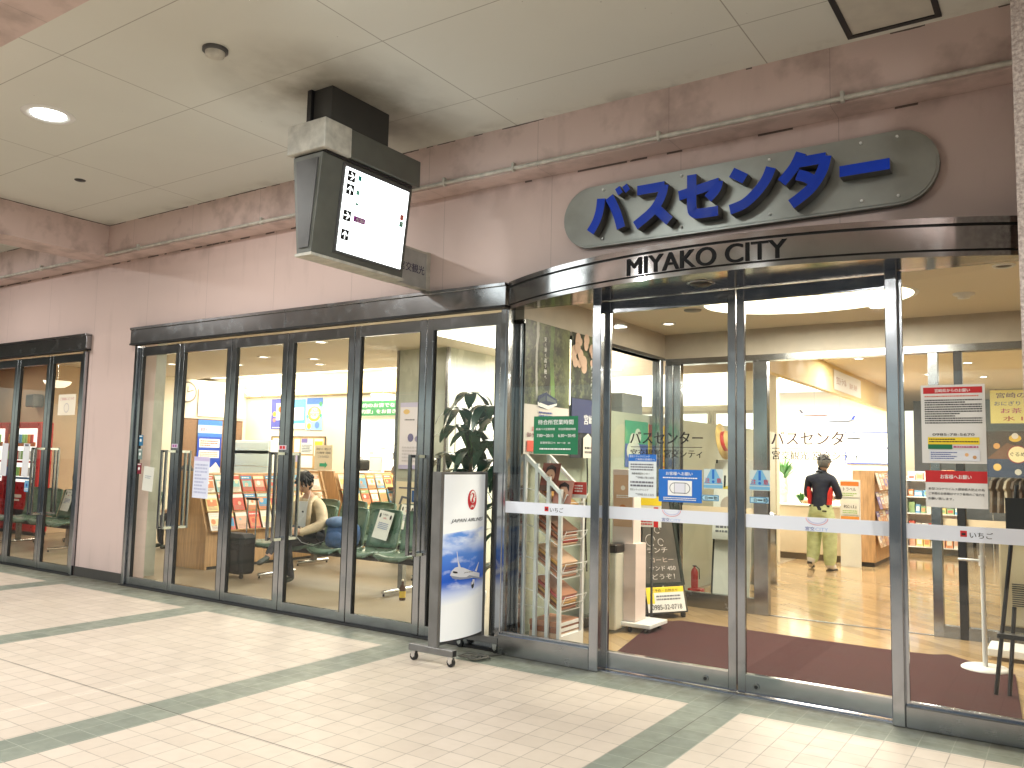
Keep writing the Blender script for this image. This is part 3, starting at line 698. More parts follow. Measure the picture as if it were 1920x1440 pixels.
q(.395, .63, .43, .668, TEAL); q(.39, .52, .425, .555, C(130, 210, 190)); q(.395, .44, .43, .46, C(150, 215, 200))
q(.90, .455, .945, .50, ORG); mb.text('11', .907, .463, .03, yq-.001, WT, w=.03); q(.90, .40, .945, .445, C(40, 170, 140)); mb.text('10', .907, .408, .03, yq-.001, WT, w=.03)
mb.text('のりば', .50, .615, .022, yq, C(190, 220, 215)); mb.text('シティ', .52, .515, .022, yq, C(200, 215, 215)); mb.text('スタンド', .50, .435, .022, yq, C(205, 215, 215))
mb.text('のりば', .80, .46, .02, yq, C(225, 170, 160)); mb.text('のりば', .80, .41, .02, yq, C(200, 215, 215)); mb.text('現在地', .86, .375, .016, yq, C(220, 90, 80))
mb.text('イオン', .40, .375, .018, yq, C(120, 190, 210)); q(.395, .315, .52, .36, PUR); mb.text('ÆON', .415, .321, .032, yq-.001, WT, w=.085, bold=.004)
mb.v = [(MF @ Vector(p))[:] for p in mb.v]; mb.build('sign_print', t_)

# blade sign on the wall
t_ = thing('blade_sign', 'small grey projecting sign with navy kanji behind the hanging sign', 'sign', (-4.80, 5.72, 3.06))
MB().box(-.03, -.62, 0, .03, -.05, .32, mat('blade_sign_face', (.42, .43, .42), .4, noise=.15, nscale=9)).build('panel', t_)
MB().box(-.036, -.05, -.015, .036, -.001, .34, SIGNCREAM).box(-.034, -.62, .32, .034, -.05, .335, SIGNCREAM).box(-.034, -.62, -.012, .034, -.05, 0, SIGNCREAM).build('sign_frame', t_)
mb = MB(); mb.text('の宮交観光', -.50, .12, .08, -.0315, C(35, 30, 80), w=.42, bold=.02); Mx = Matrix.Rotation(RX, 4, 'Z'); mb.v = [(Mx @ Vector(p))[:] for p in mb.v]; mb.build('lettering', t_)

# ================================================================== CEILING FITTINGS OUTSIDE
def downlight(x, y, z, r, name, label, cat, e, group=None, glow=None, col=(1, .985, .94), lamp=None):
    t = thing(name, label, cat, (x, y, z), 0, group)
    MB().lathe([(r*.68, .02), (r*.68, -.006), (r*.85, -.012), (r, -.004), (r, .0)], WHITE, n=28).build('ring', t)
    MB().lathe([(.001, .0), (r*.66, .0)], glow or L_COOL, (0, 0, -.004), 24).build('lamp', t)
    if e: area('lamp_light', (0, 0, -.03), lamp or r*1.4, lamp or r*1.4, e, col, t)
    return t
def dl_e(k): return k
E_OUT = 108
downlight(-6.89, 3.33, 4.295, .20, 'downlight', 'lit round downlight in the pale concourse ceiling', 'ceiling light', E_OUT)
for x, y in ((-11.9, 3.3), (-2.6, .4), (-6.9, -.4), (-11.2, .4), (1.6, 3.3), (-2.6, -3.5), (-7.5, -3.5), (1.6, .4)):
    downlight(x, y, 4.295, .20, 'downlight', 'lit round downlight out of view further along the concourse ceiling', 'ceiling light', E_OUT, 'concourse downlights out of view')
t_ = thing('fluorescent_fitting', 'surface mounted fluorescent fitting on the concourse ceiling', 'ceiling light', (-3.3, 2.95, 4.295))
MB().box(-.62, -.09, -.07, .62, .09, 0, WHITE, ch=.01).build('housing', t_); MB().cyl((-.58, 0, -.095), (.58, 0, -.095), .016, L_COOL, n=12).build('tube', t_); area('lamp_light', (0, 0, -.12), 1.2, .12, 40, (.93, 1, .97), t_)
t_ = thing('smoke_detector', 'white round smoke detector on the pale concourse ceiling', 'smoke detector', (-4.755, 3.357, 4.295))
MB().lathe([(.085, 0), (.085, -.02), (.066, -.024)], DARKGREY, n=24).build('base', t_); MB().lathe([(.066, -.022), (.062, -.05), (.045, -.058), (.001, -.06)], SIGNCREAM, n=24).build('cover', t_)
o = MB().lathe([(.055, 0), (.05, -.006), (.001, -.008)], BLACKM, n=16).build('sprinkler_cap', loc=(-8.30, 4.37, 4.295)); tag(o, 'small black disc set in the ceiling near the cross beam', 'sprinkler')
t_ = thing('access_hatch', 'black framed access hatch in the ceiling by the pink column', 'hatch', (-.83, 5.13, 4.295))
m_ = MB(); a, b, c = .27, .29, .035
m_.box(-a, -b-.3, -.012, -a+c, b, 0, BLACKM).box(a-c, -b-.3, -.012, a, b, 0, BLACKM).box(-a, b-c, -.013, a, b, 0, BLACKM).box(-a, -b-.3, -.013, a, -b-.3+c, 0, BLACKM).build('frame', t_)
MB().box(-a+c, -b-.3+c, -.004, a-c, b-c, -.001, mat('hatch_board', (.55, .52, .45), .6, noise=.1)).build('hatch_panel', t_)

# ================================================================== AIRLINE LIGHT BOX
t_ = thing('light_box_stand', 'tall airline light box on casters by the glass doors', 'advertising stand', (-4.03, 5.03, 0))
MB().box(-.075, 0, .10, .012, .04, 1.445, MIDGREY, ch=.004).box(-.075, .58, .10, .012, .62, 1.445, MIDGREY, ch=.004).box(-.074, .04, 1.425, .01, .58, 1.443, MIDGREY).box(-.074, .04, .135, .01, .58, .16, DARKGREY).box(-.075, .04, .16, -.065, .58, 1.425, MIDGREY).build('cabinet', t_)
# bulged face: sky print by height, in its own frame (u along Y, v up)
g = G('printed_sky_panel')
tcn = g.t.nodes.new('ShaderNodeTexCoord'); sp = g.t.nodes.new('ShaderNodeSeparateXYZ'); g.t.links.new(tcn.outputs['Object'], sp.inputs[0])
ov = tcn.outputs['Object']; uz = sp.outputs[2]; uy = sp.outputs[1]
cl = g.noise(3.2, 7, vec=ov, sc3=(1, 1, 3.2)); cl2 = g.noise(2.2, 4, vec=ov, sc3=(1, 1, 2.5))
skyc = g.mix(g.remap(uz, .62, .86), (.02, .10, .52), (.10, .25, .66)); skyc = g.mix(g.remap(uz, .60, .50, 0, 1), skyc, (.30, .42, .78))
cloud = g.math('MAXIMUM', g.remap(cl, .53, .74, 0, .8), g.math('MULTIPLY', g.remap(uz, .80, .93), g.remap(cl2, .35, .55)))
skyc = g.mix(cloud, skyc, (.85, .89, .95))
up = g.math('ADD', .965, g.math('MULTIPLY', uy, .07)); lo = g.math('ADD', .425, g.math('MULTIPLY', g.math('MULTIPLY', uy, uy), .16))
msk = g.math('MULTIPLY', g.remap(uz, lo, g.math('ADD', lo, .14)), g.math('LESS_THAN', uz, up))
colr = g.mix(msk, (.84, .86, .87), skyc)
g.t.links.new(colr, g.b.inputs['Emission Color']); g.b.inputs['Emission Strength'].default_value = .22
SKYP = g.done(colr, .25)
mb = MB(); vs = []; fs = []; NU = 12
def bul(u): return .012+.035*(1-((u-.31)/.27)**2)
for i in range(NU+1):
    u = .04+.54*i/NU; vs += [(bul(u), u, .16), (bul(u), u, 1.425)]
    if i: fs.append((2*i-2, 2*i, 2*i+1, 2*i-1))
mb.add(vs, fs, SKYP, True)
for zz in (.16, 1.425): 
    k = len(vs); vv = [(bul(.04+.54*i/NU), .04+.54*i/NU, zz) for i in range(NU+1)]+[(0, .58, zz), (0, .04, zz)]
    mb.add(vv, [tuple(range(len(vv)))], DARKGREY)
mb.build('curved_panel', t_)
def slabs(mb, n=14):
    """cut every outline into upright strips so that the print follows the curved panel"""
    out = MB(); out.mats = mb.mats
    def clip(P, xa, keep_gt):
        o = []
        for i in range(len(P)):
            a, b = P[i-1], P[i]; ia = (a[0] >= xa) if keep_gt else (a[0] <= xa); ib = (b[0] >= xa) if keep_gt else (b[0] <= xa)
            if ia != ib: t = (xa-a[0])/(b[0]-a[0]); o.append(tuple(a[k]+(b[k]-a[k])*t for k in range(3)))
            if ib: o.append(b)
        return o
    for f, mi in zip(mb.f, mb.mi):
        P = [tuple(mb.v[i]) for i in f]; x0, x1 = min(q[0] for q in P), max(q[0] for q in P)
        k0, k1 = int(x0/.04), int(x1/.04)
        for k in range(k0, k1+1):
            Q = clip(clip(P, k*.04, True) if k > k0 else P, (k+1)*.04, False) if k < k1 else (clip(P, k*.04, True) if k > k0 else P)
            if len(Q) > 2: o_ = len(out.v); out.v += Q; out.f.append(tuple(range(o_, o_+len(Q)))); out.mi.append(mi); out.sm.append(False)
    return out
def onface(mb, y0=0):   # map sheet frame (x=u, y<0 outwards, z) on to the bulge
    mb.v = [(bul(x)-y+.001, x, z) for x, y, z in mb.v]; return mb
mb = MB(); RD = C(190, 20, 35)
cu_, cz_, rr_ = .36, 1.225, .062
def disc(cx, cz, rx, rz, y, m, n=24, a0=0, a1=360): mb.add([(cx+rx*math.cos(R(a0+(a1-a0)*i/n)), y, cz+rz*math.sin(R(a0+(a1-a0)*i/n))) for i in range(n+(a1-a0 < 360))], [tuple(range(n+(a1-a0 < 360)))], m)
disc(cu_, cz_, rr_, .08, -.001, RD); disc(cu_+.006, cz_+.022, .040, .050, -.0018, WT)
for k in range(4):
    for sgn in (-1, 1):
        a = R(90+sgn*(38+k*22)); x, z = cu_+.056*math.cos(a), cz_+.072*math.sin(a)
        mb.add([(cu_+.034*math.cos(a-.1), -.0025, cz_+.04*math.sin(a-.1)), (x, -.0025, z), (cu_+.036*math.cos(a+.12), -.0025, cz_+.044*math.sin(a+.12))], [(0, 1, 2)], RD)
mb.tube([(cu_-.022, -.003, cz_+.040), (cu_-.004, -.003, cz_+.052), (cu_+.012, -.003, cz_+.046), (cu_+.014, -.003, cz_+.028), (cu_-.002, -.003, cz_+.006), (cu_-.004, -.003, cz_-.02)], .005, RD, 6, rs=[.001, .003, .006, .005, .007, .014])
mb.text('JAL', cu_, cz_-.066, .026, -.004, WT, w=.062, al='c', bold=.03, shear=.25)
mb.text('JAPAN AIRLINES', .325, 1.045, .036, -.002, K, w=.43, al='c', bold=.03, shear=.3)
onface(slabs(mb)).build('airline_logo', t_)
mb = MB()
def pg(P, y0, y1, m): mb.add([(a, y0-.001, b) for a, b in P], [tuple(range(len(P)))], m)
WHP, GRP = C(225, 228, 238), C(150, 158, 178)
pg([(.115, .655), (.13, .685), (.165, .708), (.20, .712), (.26, .70), (.38, .66), (.50, .635), (.50, .60), (.36, .61), (.22, .615), (.14, .63)], -.003, -.001, WHP)
pg([(.118, .652), (.14, .628), (.22, .612), (.36, .608), (.36, .618), (.22, .63), (.15, .645)], -.004, -.0032, GRP)
pg([(.20, .71), (.232, .70), (.20, .76), (.185, .83), (.178, .83)], -.003, -.001, WHP)
pg([(.42, .66), (.45, .65), (.485, .72), (.48, .725)], -.003, -.001, WHP)
pg([(.30, .625), (.34, .635), (.55, .588), (.55, .58)], -.006, -.005, GRP)
pg([(.385, .598), (.36, .57), (.365, .54), (.39, .53), (.41, .56), (.41, .595)], -.0075, -.006, WHP); disc(.385, .558, .02, .032, -.0085, K)
pg([(.14, .672), (.145, .684), (.19, .674), (.195, .662), (.165, .664)], -.005, -.0045, K)
mb.text('JAPAN AIRLINES', .27, .652, .012, -.005, K, w=.12, shear=.2); onface(slabs(mb)).build('printed_aeroplane', t_)
for k, yy in enumerate((.02, .60)):
    MB().box(-.26, yy-.025, .075, .17, yy+.025, .125, MIDGREY, ch=.004).box(.17, yy-.022, .078, .172, yy+.022, .122, BLACKM).build('foot_bar', t_)
    for x in (-.22, .14):
        c_ = MB().cyl((x, yy-.012, .033), (x, yy+.012, .033), .033, BLACKP, n=18).cyl((x, yy-.02, .033), (x, yy+.02, .033), .012, CHROME, n=10)
        c_.prism([(x-.018, .03), (x+.018, .03), (x+.022, .072), (x-.022, .072)], yy-.019, yy-.015, CHROME).prism([(x-.018, .03), (x+.018, .03), (x+.022, .072), (x-.022, .072)], yy+.015, yy+.019, CHROME).box(x-.024, yy-.02, .07, x+.024, yy+.02, .075, CHROME)
        c_.build('caster', t_)
pts = [(-3.95+.11*math.cos(a*.55)*(1-.012*a)+a*.003, 5.36+.07*math.sin(a*.55+.4), .012+.004*(a % 5)) for a in range(44)]
pts += [(-3.95+.05*i, 5.40+.06*i, .01) for i in range(1, 4)]
o = MB().tube(pts, .006, mat('grey_cable', (.11, .105, .09), .5), 7).build('power_cable'); tag(o, 'coiled grey power cable lying under the airline light box', 'cable')

# ================================================================== VESTIBULE
def glass_run(name, label, loc, rz, L, posts, zb, zt, sill=True):
    t = thing(name, label, 'glass partition', loc, rz)
    MB().box(0, -.06, 2.70, L, .06, 3.0, TRANSOM).box(0, -.065, 2.70, L, .065, 2.735, STEELD).build('transom', t)
    for p in posts: MB().box(p-.045, -.05, 0, p+.045, .05, 2.70, STEEL, ch=.005).build('post', t)
    for a, b in zip(posts, posts[1:]):
        if sill: MB().box(a+.045, -.045, 0, b-.045, .045, zb, STEELD, ch=.004).build('sill', t)
        MB().box(a+.045, -.005, zb, b-.045, .005, 2.70, GLASS).build('glass_pane', t)
    return t
glass_run('glass_partition', 'glass side partition of the vestibule carrying the big bus posters', (-3.85, 5.80, 0), RX, 2.94, [.05, 2.88], .10, 2.7)
t_ = thing('inner_doorway', 'inner glass doorway of the vestibule leading to the shop', 'doorway', (0, 8.80, 0))
MB().box(-3.85, -.06, 2.72, 3, .06, 3.0, TRANSOM).build('transom', t_)
MB().box(-3.78, -.065, 2.655, 3, .065, 2.72, STEELD).build('door_header', t_)
for a, b, mm in ((-3.80, -3.70, STEEL), (-3.69, -3.61, STEEL), (-2.79, -2.64, STEEL), (-1.107, -1.02, STEEL), (-.89, -.82, BLACKM)):
    MB().box(a, -.045, 0, b, .045, 2.655, mm, ch=.004).build('post', t_)
MB().box(-3.61, -.04, 0, -2.79, .04, .16, STEELD).box(-1.02, -.04, 0, 3, .04, .11, STEELD).build('sill', t_)
MB().box(-3.61, -.005, .16, -2.79, .005, 2.655, GLASS).build('glass_pane', t_); MB().box(-1.02, -.005, .11, 3, .005, 2.655, GLASS).build('glass_pane', t_)
MB().box(-3.60, -.009, 1.0, -2.8, -.0055, 1.09, C(222, 205, 175)).box(-1.01, -.009, 1.0, -.42, -.0055, 1.09, C(222, 205, 175)).build('glass_stripe', t_)
MB().box(-2.64, -.02, 0, -1.107, .02, .005, STEELD).build('floor_track', t_)
o = MB().box(-4.06, 6.02, 0, -3.95, 13.5, 2.08, GREENPANEL).build('booth_partition'); tag(o, 'pale green ticket booth partition running behind the vestibule glass', 'partition')

t_ = thing('oval_ceiling_light', 'large glowing oval light set in the vestibule ceiling', 'ceiling light', (-1.90, 7.38, 3.0))
MB().lathe([(1.0, -.002), (.98, -.012), (.95, -.002)], WHITE, n=48, sx=.92, sy=.64).build('rim', t_)
MB().lathe([(.001, 0), (.955, 0)], L_OVAL, (0, 0, -.006), 48, None, .92, .64).build('diffuser', t_)
area('lamp_light', (0, 0, -.05), 1.5, 1.0, 170, (1, .91, .76), t_)
VD = 'downlights in the vestibule ceiling'
for x, y, lit, lb in ((-3.44, 8.02, 1, 'small lit downlight in the vestibule ceiling near the inner corner'), (-.35, 6.75, 0, 'unlit small downlight in the vestibule ceiling close to the pink column')):
    downlight(x, y, 3.0, .075, 'downlight', lb, 'ceiling light', 0, glow=L_WARM if lit else C(60, 50, 40))
for x, y, z, lb in ((-2.93, 7.4, 3.0, 'flat round speaker plate in the vestibule ceiling'), (-.69, 7.7, 3.0, 'white smoke detector in the vestibule ceiling over the disinfectant stand')):
    o = MB().lathe([(.085, 0), (.08, -.012), (.05, -.018), (.045, -.04), (.001, -.045)] if x > -1 else [(.085, 0), (.08, -.01), (.001, -.012)], MIDGREY if x < -1 else WHITE, n=20).build('smoke_detector' if x > -1 else 'ceiling_speaker', loc=(x, y, z)); tag(o, lb, 'smoke detector' if x > -1 else 'speaker')

# floor mat
g_ = [(-3.05, 5.93), (-3.40, 7.6), (-3.22, 7.86), (-2.6, 7.84), (-1.9, 7.81), (-1.28, 7.80), (-1.0, 7.84), (-.90, 7.93), (-.80, 7.84), (-.62, 7.66), (-.40, 7.5), (-.30, 6.2), (-.30, 5.93)]
o = MB().prism(g_, .001, .016, MATPILE, 'z').build('door_mat'); tag(o, 'large burgundy door mat covering the vestibule floor', 'mat')

# big posters on the side glass
def photo_mat(name, build):
    g = G(name); tcn = g.t.nodes.new('ShaderNodeTexCoord'); sp = g.t.nodes.new('ShaderNodeSeparateXYZ'); g.t.links.new(tcn.outputs['Object'], sp.inputs[0])
    c = build(g, tcn.outputs['Object'], sp.outputs[0], sp.outputs[2]); return g.done(c, .35)
def forest(g, ov, x, z):
    c = g.mix(g.remap(g.noise(5, 9, vec=ov, rough=.75), .46, .62), (.012, .014, .010), (.15, .18, .07))
    c = g.mix(g.remap(g.noise(11, 8, vec=ov, rough=.8, dist=1.2), .56, .66, 0, .75), c, (.42, .40, .28))
    c = g.mix(g.math('MULTIPLY', g.remap(x, .55, .70), .5), c, (.20, .24, .09))
    wx = g.math('ADD', x, g.math('MULTIPLY', g.noise(3, 3, vec=ov), .12))
    fall = g.math('MULTIPLY', g.math('LESS_THAN', g.math('ABSOLUTE', g.math('SUBTRACT', wx, .25)), .018), g.remap(z, .45, .55))
    c = g.mix(g.math('MULTIPLY', fall, .8), c, (.6, .6, .58))
    f2 = g.math('MULTIPLY', g.math('LESS_THAN', g.math('ABSOLUTE', g.math('SUBTRACT', wx, .50)), .03), g.remap(z, .38, .45))
    return g.mix(g.math('MULTIPLY', f2, g.remap(z, .8, .6, .3, .8)), c, (.20, .38, .08))
FOREST = photo_mat('printed_forest_gorge', forest)
def blossom(g, ov, x, z):
    c = g.mix(g.remap(g.noise(6, 9, vec=ov, rough=.75), .47, .62), (.014, .018, .014), (.17, .20, .09))
    return g.mix(g.remap(g.noise(14, 8, vec=ov, rough=.8), .58, .66, 0, .6), c, (.33, .31, .22))
BLOSS = photo_mat('printed_blossom_wood', blossom)
PX = -3.785
busp = [('r', 0, .37, 1, 1, FOREST), ('t', '安', .43, .865, .035, WT), ('t', 'く', .43, .825, .028, WT), ('t', '速', .43, .785, .035, WT), ('t', 'く', .43, .745, .028, WT), ('t', '高', .43, .70, .035, WT), ('t', '千', .43, .66, .03, WT), ('t', '穂', .43, .615, .035, WT), ('t', 'へ', .43, .58, .02, WT),
  ('p', [(.26, .38), (.28, .44), (.45, .475), (.70, .43), (.70, .385), (.5, .345), (.30, .355)], C(35, 45, 85)), ('p', [(.27, .365), (.27, .395), (.5, .375), (.70, .40), (.70, .385), (.5, .345)], WT), ('p', [(.30, .41), (.44, .45), (.44, .41), (.30, .385)], C(70, 80, 90)), ('p', [(.47, .45), (.68, .42), (.68, .40), (.47, .41)], C(95, 105, 110)),
  ('l', .3, .28, .75, .33, 2, NAVY), ('t', '片道 大人 3,000円', .5, .255, .022, NAVY, .45), ('t', '高速バス', .3, .17, .035, REDP, .3), ('t', '御予約日', .22, .125, .035, C(120, 40, 60), .35), ('r', .05, .02, .35, .10, C(225, 90, 70)), ('t', '@宮崎交通', .3, -.0, .02, K, .4)]
poster('bus_poster', 'tall forest gorge poster with a highway bus hung inside the fixed glass', 'poster', (PX, 5.82, 1.60), .745, 1.14, busp, C(222, 215, 208), RX)
poster('blossom_poster', 'tall blossom poster with a navy band hung beside the bus poster', 'poster', (PX, 6.60, 1.58), .62, 1.16,
  [('r', 0, .48, 1, 1, BLOSS)]+[('c', random.uniform(.05, .65), random.uniform(.72, .98), random.uniform(.05, .1), C(205, 175, 155)) for i in range(22)]+[('c', .15, .88, .09, C(190, 160, 140)), ('r', 0, .2, 1, .47, C(50, 55, 100)), ('t', '宮崎県', .6, .27, .08, WT, .45), ('t', 'ワ', .62, .70, .05, WT), ('t', 'ク', .62, .63, .05, WT), ('t', 'ワ', .62, .56, .05, WT), ('t', 'ク', .62, .49, .05, WT), ('p', [(.35, 0), (.35, .16), (.5, .2), (.6, .17), (.75, .2), (1, .15), (1, 0)], C(215, 210, 200)), ('l', .4, .03, .8, .1, 2, K)], C(35, 35, 45), RX)
poster('yellow_poster', 'yellow poster with red lettering on the pale green booth wall', 'poster', (-3.945, 8.65, 1.42), .72, .56, [('p', [(0, .75), (0, 1), (.45, 1), (.1, .75)], REDP), ('t', '特急バス', .5, .55, .18, C(90, 60, 40), .7), ('t', '土日祝もお得', .5, .25, .16, REDP, .85), ('l', .1, .05, .9, .18, 2, REDP)], YELP, RX)
poster('clover_poster', 'green and blue poster with a pale clover next to the yellow poster', 'poster', (-3.945, 8.05, 1.50), .58, .50, [('r', 0, 0, 1, .5, C(70, 95, 170)), ('c', .35, .55, .16, C(220, 225, 215)), ('c', .55, .68, .14, C(210, 220, 210)), ('c', .22, .35, .15, C(220, 225, 215)), ('c', .5, .35, .15, C(210, 215, 215))], C(70, 165, 130), RX)

# magazine rack
t_ = thing('magazine_rack', 'white wire magazine rack with tilted shelves behind the striped glass', 'rack', (-3.815, 5.87, 0))
t_.scale = (.9, 1.25, 1)
fr_ = MB()
def zt(x): return 1.62 if x < .02 else 1.62-(x-.02)*.80
for x in (0, .13, .26, .385):
    fr_.box(x, 0, .0, x+.033, .022, zt(x)-.01, WHITE)
for x in (0, .385): fr_.box(x, .30, 0, x+.024, .325, zt(x)-.01, WHITE)
for y in (-.002, .299): fr_.prism([(0, 1.60), (.03, 1.60), (.412, 1.29), (.412, 1.26), (.03, 1.56), (0, 1.56)], y, y+.028, WHITE)
fr_.box(0, .0, .0, .41, .32, .02, WHITE).box(.385, .001, .021, .411, .323, .14, WHITE)
fr_.build('frame', t_)
wr = MB()
for z in (.36, .62, .88, 1.18):
    for yy in (.02, .3): wr.tube([(0, yy, z+.14), (.12, yy, z+.12), (.39, yy, z-.03), (.46, yy, z+.10)], .004, WHITE, 6)
    for xx in (.39, .42, .455): wr.tube([(xx, .02, z-.03+(xx-.39)*1.9), (xx, .3, z-.03+(xx-.39)*1.9)], .003, WHITE, 6)
    wr.tube([(.01, .011, z), (.26, .011, z)], .003, WHITE, 6)
wr.build('wire_shelf', t_)
cols = [(150, 95, 70), (175, 120, 90), (205, 170, 140), (120, 80, 60), (210, 200, 190), (160, 60, 60), (185, 140, 70)]
for k, z in enumerate((.36, .62, .88, 1.18)):
    a = math.atan2(-.16, .28)
    for j in range(6 if k < 3 else 2):
        s_ = C(*cols[(j*3+k) % 7], r=.3); M_ = Matrix.Translation((.10, .04+.018*(j % 2), z+.12+j*.021)) @ Matrix.Rotation(-a, 4, 'Y')
        mg = MB().box(0, 0, 0, .29, .21, .017, s_, M_).box(.004, .004, .003, .288, .212, .014, WHITEP, M_)
        o = mg.build('magazine', loc=(-3.79, 5.87, 0)); o.scale = (.9, 1.25, 1); tag(o, None, 'magazine', 'magazines on the tilted wire shelves'); o['label'] = 'glossy magazine lying in the pile on the %s tilted shelf of the wire rack' % ('lowest', 'second lowest', 'third', 'highest')[k]
for k, (x, dz, cc, lb) in enumerate(((.13, .02, (120, 60, 45), 'magazine with a dark portrait cover standing behind the sloping rack rail'), (.27, -.12, (190, 130, 115), 'magazine with a pink portrait cover standing lower on the rack'))):
    m2 = sheet([('c', .5, .55, .26, C(215, 165, 135), .32), ('p', [(.2, .6), (.25, .85), (.5, .95), (.78, .85), (.82, .6), (.65, .78), (.35, .78)], C(45, 25, 20)), ('c', .4, .56, .03, C(60, 30, 25)), ('c', .6, .56, .03, C(60, 30, 25)), ('r', .42, .4, .58, .43, C(180, 70, 70)), ('r', 0, 0, 1, .2, C(cc[0]-30, cc[1], cc[2]))], .17, .24, C(*cc), .006)
    o = m2.build('portrait_magazine', loc=(-3.79+x*.9, 5.89, 1.28+dz)); o.rotation_euler = (R(-18), 0, 0); tag(o, lb, 'magazine')
o = MB()
for j in range(5): o.box(-3.75+.006*(j % 2), 5.91, .022+j*.046, -3.47, 6.24, .064+j*.046, C(*cols[j % 3], r=.5)); o.box(-3.47, 5.92, .03+j*.046, -3.465, 6.23, .058+j*.046, WHITEP)
o = o.build('newspaper_bundle'); tag(o, 'bundle of pink and brown papers stacked on the rack base', 'newspapers')
poster('price_card', 'small red price card clipped to the top of the magazine rack', 'card', (-3.43, 6.0, 1.25), .15, .13, [('r', 0, .22, 1, 1, C(195, 60, 50)), ('l', .25, .35, .75, .85, 3, WT)], WHITEP)
t_ = thing('waste_bin', 'beige waste bin with dark brown lid beside the magazine rack', 'bin', (-3.60, 6.92, 0))
MB().box(0, 0, .03, .13, .26, .72, mat('beige_bin_plastic', (.55, .52, .42), .45), ch=.01).build('body', t_); MB().box(-.006, -.006, .72, .136, .266, .80, mat('brown_bin_lid', (.035, .028, .025), .35), ch=.012).build('lid', t_)
# display standee on casters
t_ = thing('display_standee', 'tall pinkish cardboard display standing on a wheeled board', 'standee', (-3.60, 7.08, 0))
PINKC = mat('pinkish_cardboard', (.72, .58, .52), .6)
MB().box(0, 0, .10, .25, .22, .80, PINKC).box(.0, .02, .80, .215, .18, 1.48, PINKC).build('column_box', t_)
sheet([('c', .5, .75, .12, C(235, 225, 215)), ('l', .15, .55, .85, .62, 2, WT), ('c', .5, .35, .2, C(200, 120, 60)), ('c', .35, .2, .1, C(180, 110, 60)), ('c', .68, .22, .1, C(190, 125, 70))], .19, .48, C(205, 165, 135)).build('picture', t_, (.012, .016, .95))
MB().box(-.02, -.05, .06, .42, .34, .095, WHITE, ch=.004).build('base_board', t_)
for x, y in ((.36, .0), (.36, .29), (.04, .29), (.2, .0)): MB().cyl((x-.01, y, .03), (x+.01, y, .03), .028, BLACKP, n=14).box(x-.014, y-.014, .03, x+.014, y+.014, .061, BLACKP).build('caster', t_)
t_ = thing('leaflet_stand', 'white leaflet stand with yellow and red printed cards between displays', 'stand', (-3.55, 7.55, 0), R(15))
MB().cyl((.12, .1, 0), (.12, .1, 1.0), .012, DARKGREY).cyl((.02, .1, 0), (.02, .1, 1.0), .012, DARKGREY).box(-.04, 0, .0, .2, .22, .02, DARKGREY).build('stand_frame', t_)
sheet([('r', 0, .7, 1, 1, YELP), ('r', .75, 0, .9, .65, REDP), ('t', '観光', .4, .45, .16, K, .5), ('l', .05, .05, .7, .4, 4, REDP)], .30, .30, WHITEP).build('card', t_, (-.08, .05, .92))
# chalkboard A-frame
t_ = thing('chalkboard_sign', 'black framed chalkboard easel with chalk drawing and yellow phone card', 'chalkboard', (-3.52, 7.72, 0), R(58))
t_.scale = (1.12, 1.1, 1.06)
a = R(15)
def lean(mb, a=a, z0=.06, y0=0): mb.v = [(x, y0+y+math.sin(a)*z, z0+math.cos(a)*z) for x, y, z in mb.v]; return mb
BLKF = mat('dark_green_frame', (.014, .02, .014), .5)
lean(MB().box(0, -.01, .28, .40, .01, 1.12, CHALK).box(-.03, -.02, .25, 0, .018, 1.15, BLKF).box(.40, -.02, .25, .43, .018, 1.15, BLKF).box(0, -.02, 1.12, .40, .018, 1.15, BLKF).box(0, -.02, .25, .40, .018, .28, BLKF)).build('slate', t_)
CW = C(200, 190, 185)
mb = MB(); mb.text('本日の', .1, .98, .05, -.012, CW, w=.15); 
for cx, cz, r in ((.2, .88, .05), (.22, .78, .03), (.13, .68, .05), (.24, .66, .03)): mb.tube([(cx+r*math.cos(t), -.013, cz+r*math.sin(t)*1.1) for t in [2*math.pi*i/14 for i in range(13)]], .004, CW, 4)
mb.text('ランチ', .08, .56, .05, -.012, CW, w=.22); mb.text('コーヒー', .10, .47, .045, -.012, C(190, 170, 160), w=.25); mb.text('サンド 450', .08, .39, .045, -.012, CW, w=.28); mb.text('どうぞ！', .1, .31, .05, -.012, CW, w=.24)
lean(mb).build('chalk_writing', t_)
lean(MB().box(-.03, -.008, .0, -.012, .012, .25, STEELD).box(.412, -.008, .0, .43, .012, .25, STEELD)).build('front_leg', t_)
lean(sheet([('r', 0, .78, 1, 1, YELP), ('r', 0, .35, .2, .78, YELP), ('t', 'ご予約・お問合せ', .5, .8, .12, K, .7), ('l', .25, .45, .9, .7, 2, GREYT), ('t', '0985-32-0718', .5, .1, .2, K, .8)], .40, .23, WHITEP), z0=.07, y0=-.02).build('phone_card', t_)
MB().prism([(.10, .06), (.13, .06), (.245, 1.10), (.225, 1.10)], -.03, -.01, BLKF, 'x').prism([(.64, .04), (.67, .04), (.27, 1.12), (.245, 1.12)], -.03, -.01, BLKF, 'x').prism([(.64, .04), (.67, .04), (.27, 1.12), (.245, 1.12)], .41, .43, BLKF, 'x').prism([(.6, .12), (.62, .12), (.27, 1.08), (.26, 1.08)], -.01, .41, CHALK, 'x').build('rear_frame', t_)
MB().box(-.03, .0, .05, .43, .66, .075, DARKGREY).build('base_tray', t_)
for x, y in ((0, .03), (.4, .03), (0, .62), (.4, .62)): MB().cyl((x-.012, y, .026), (x+.012, y, .026), .026, BLACKP, n=12).box(x-.01, y-.01, .03, x+.01, y+.01, .05, BLACKP).build('caster', t_)
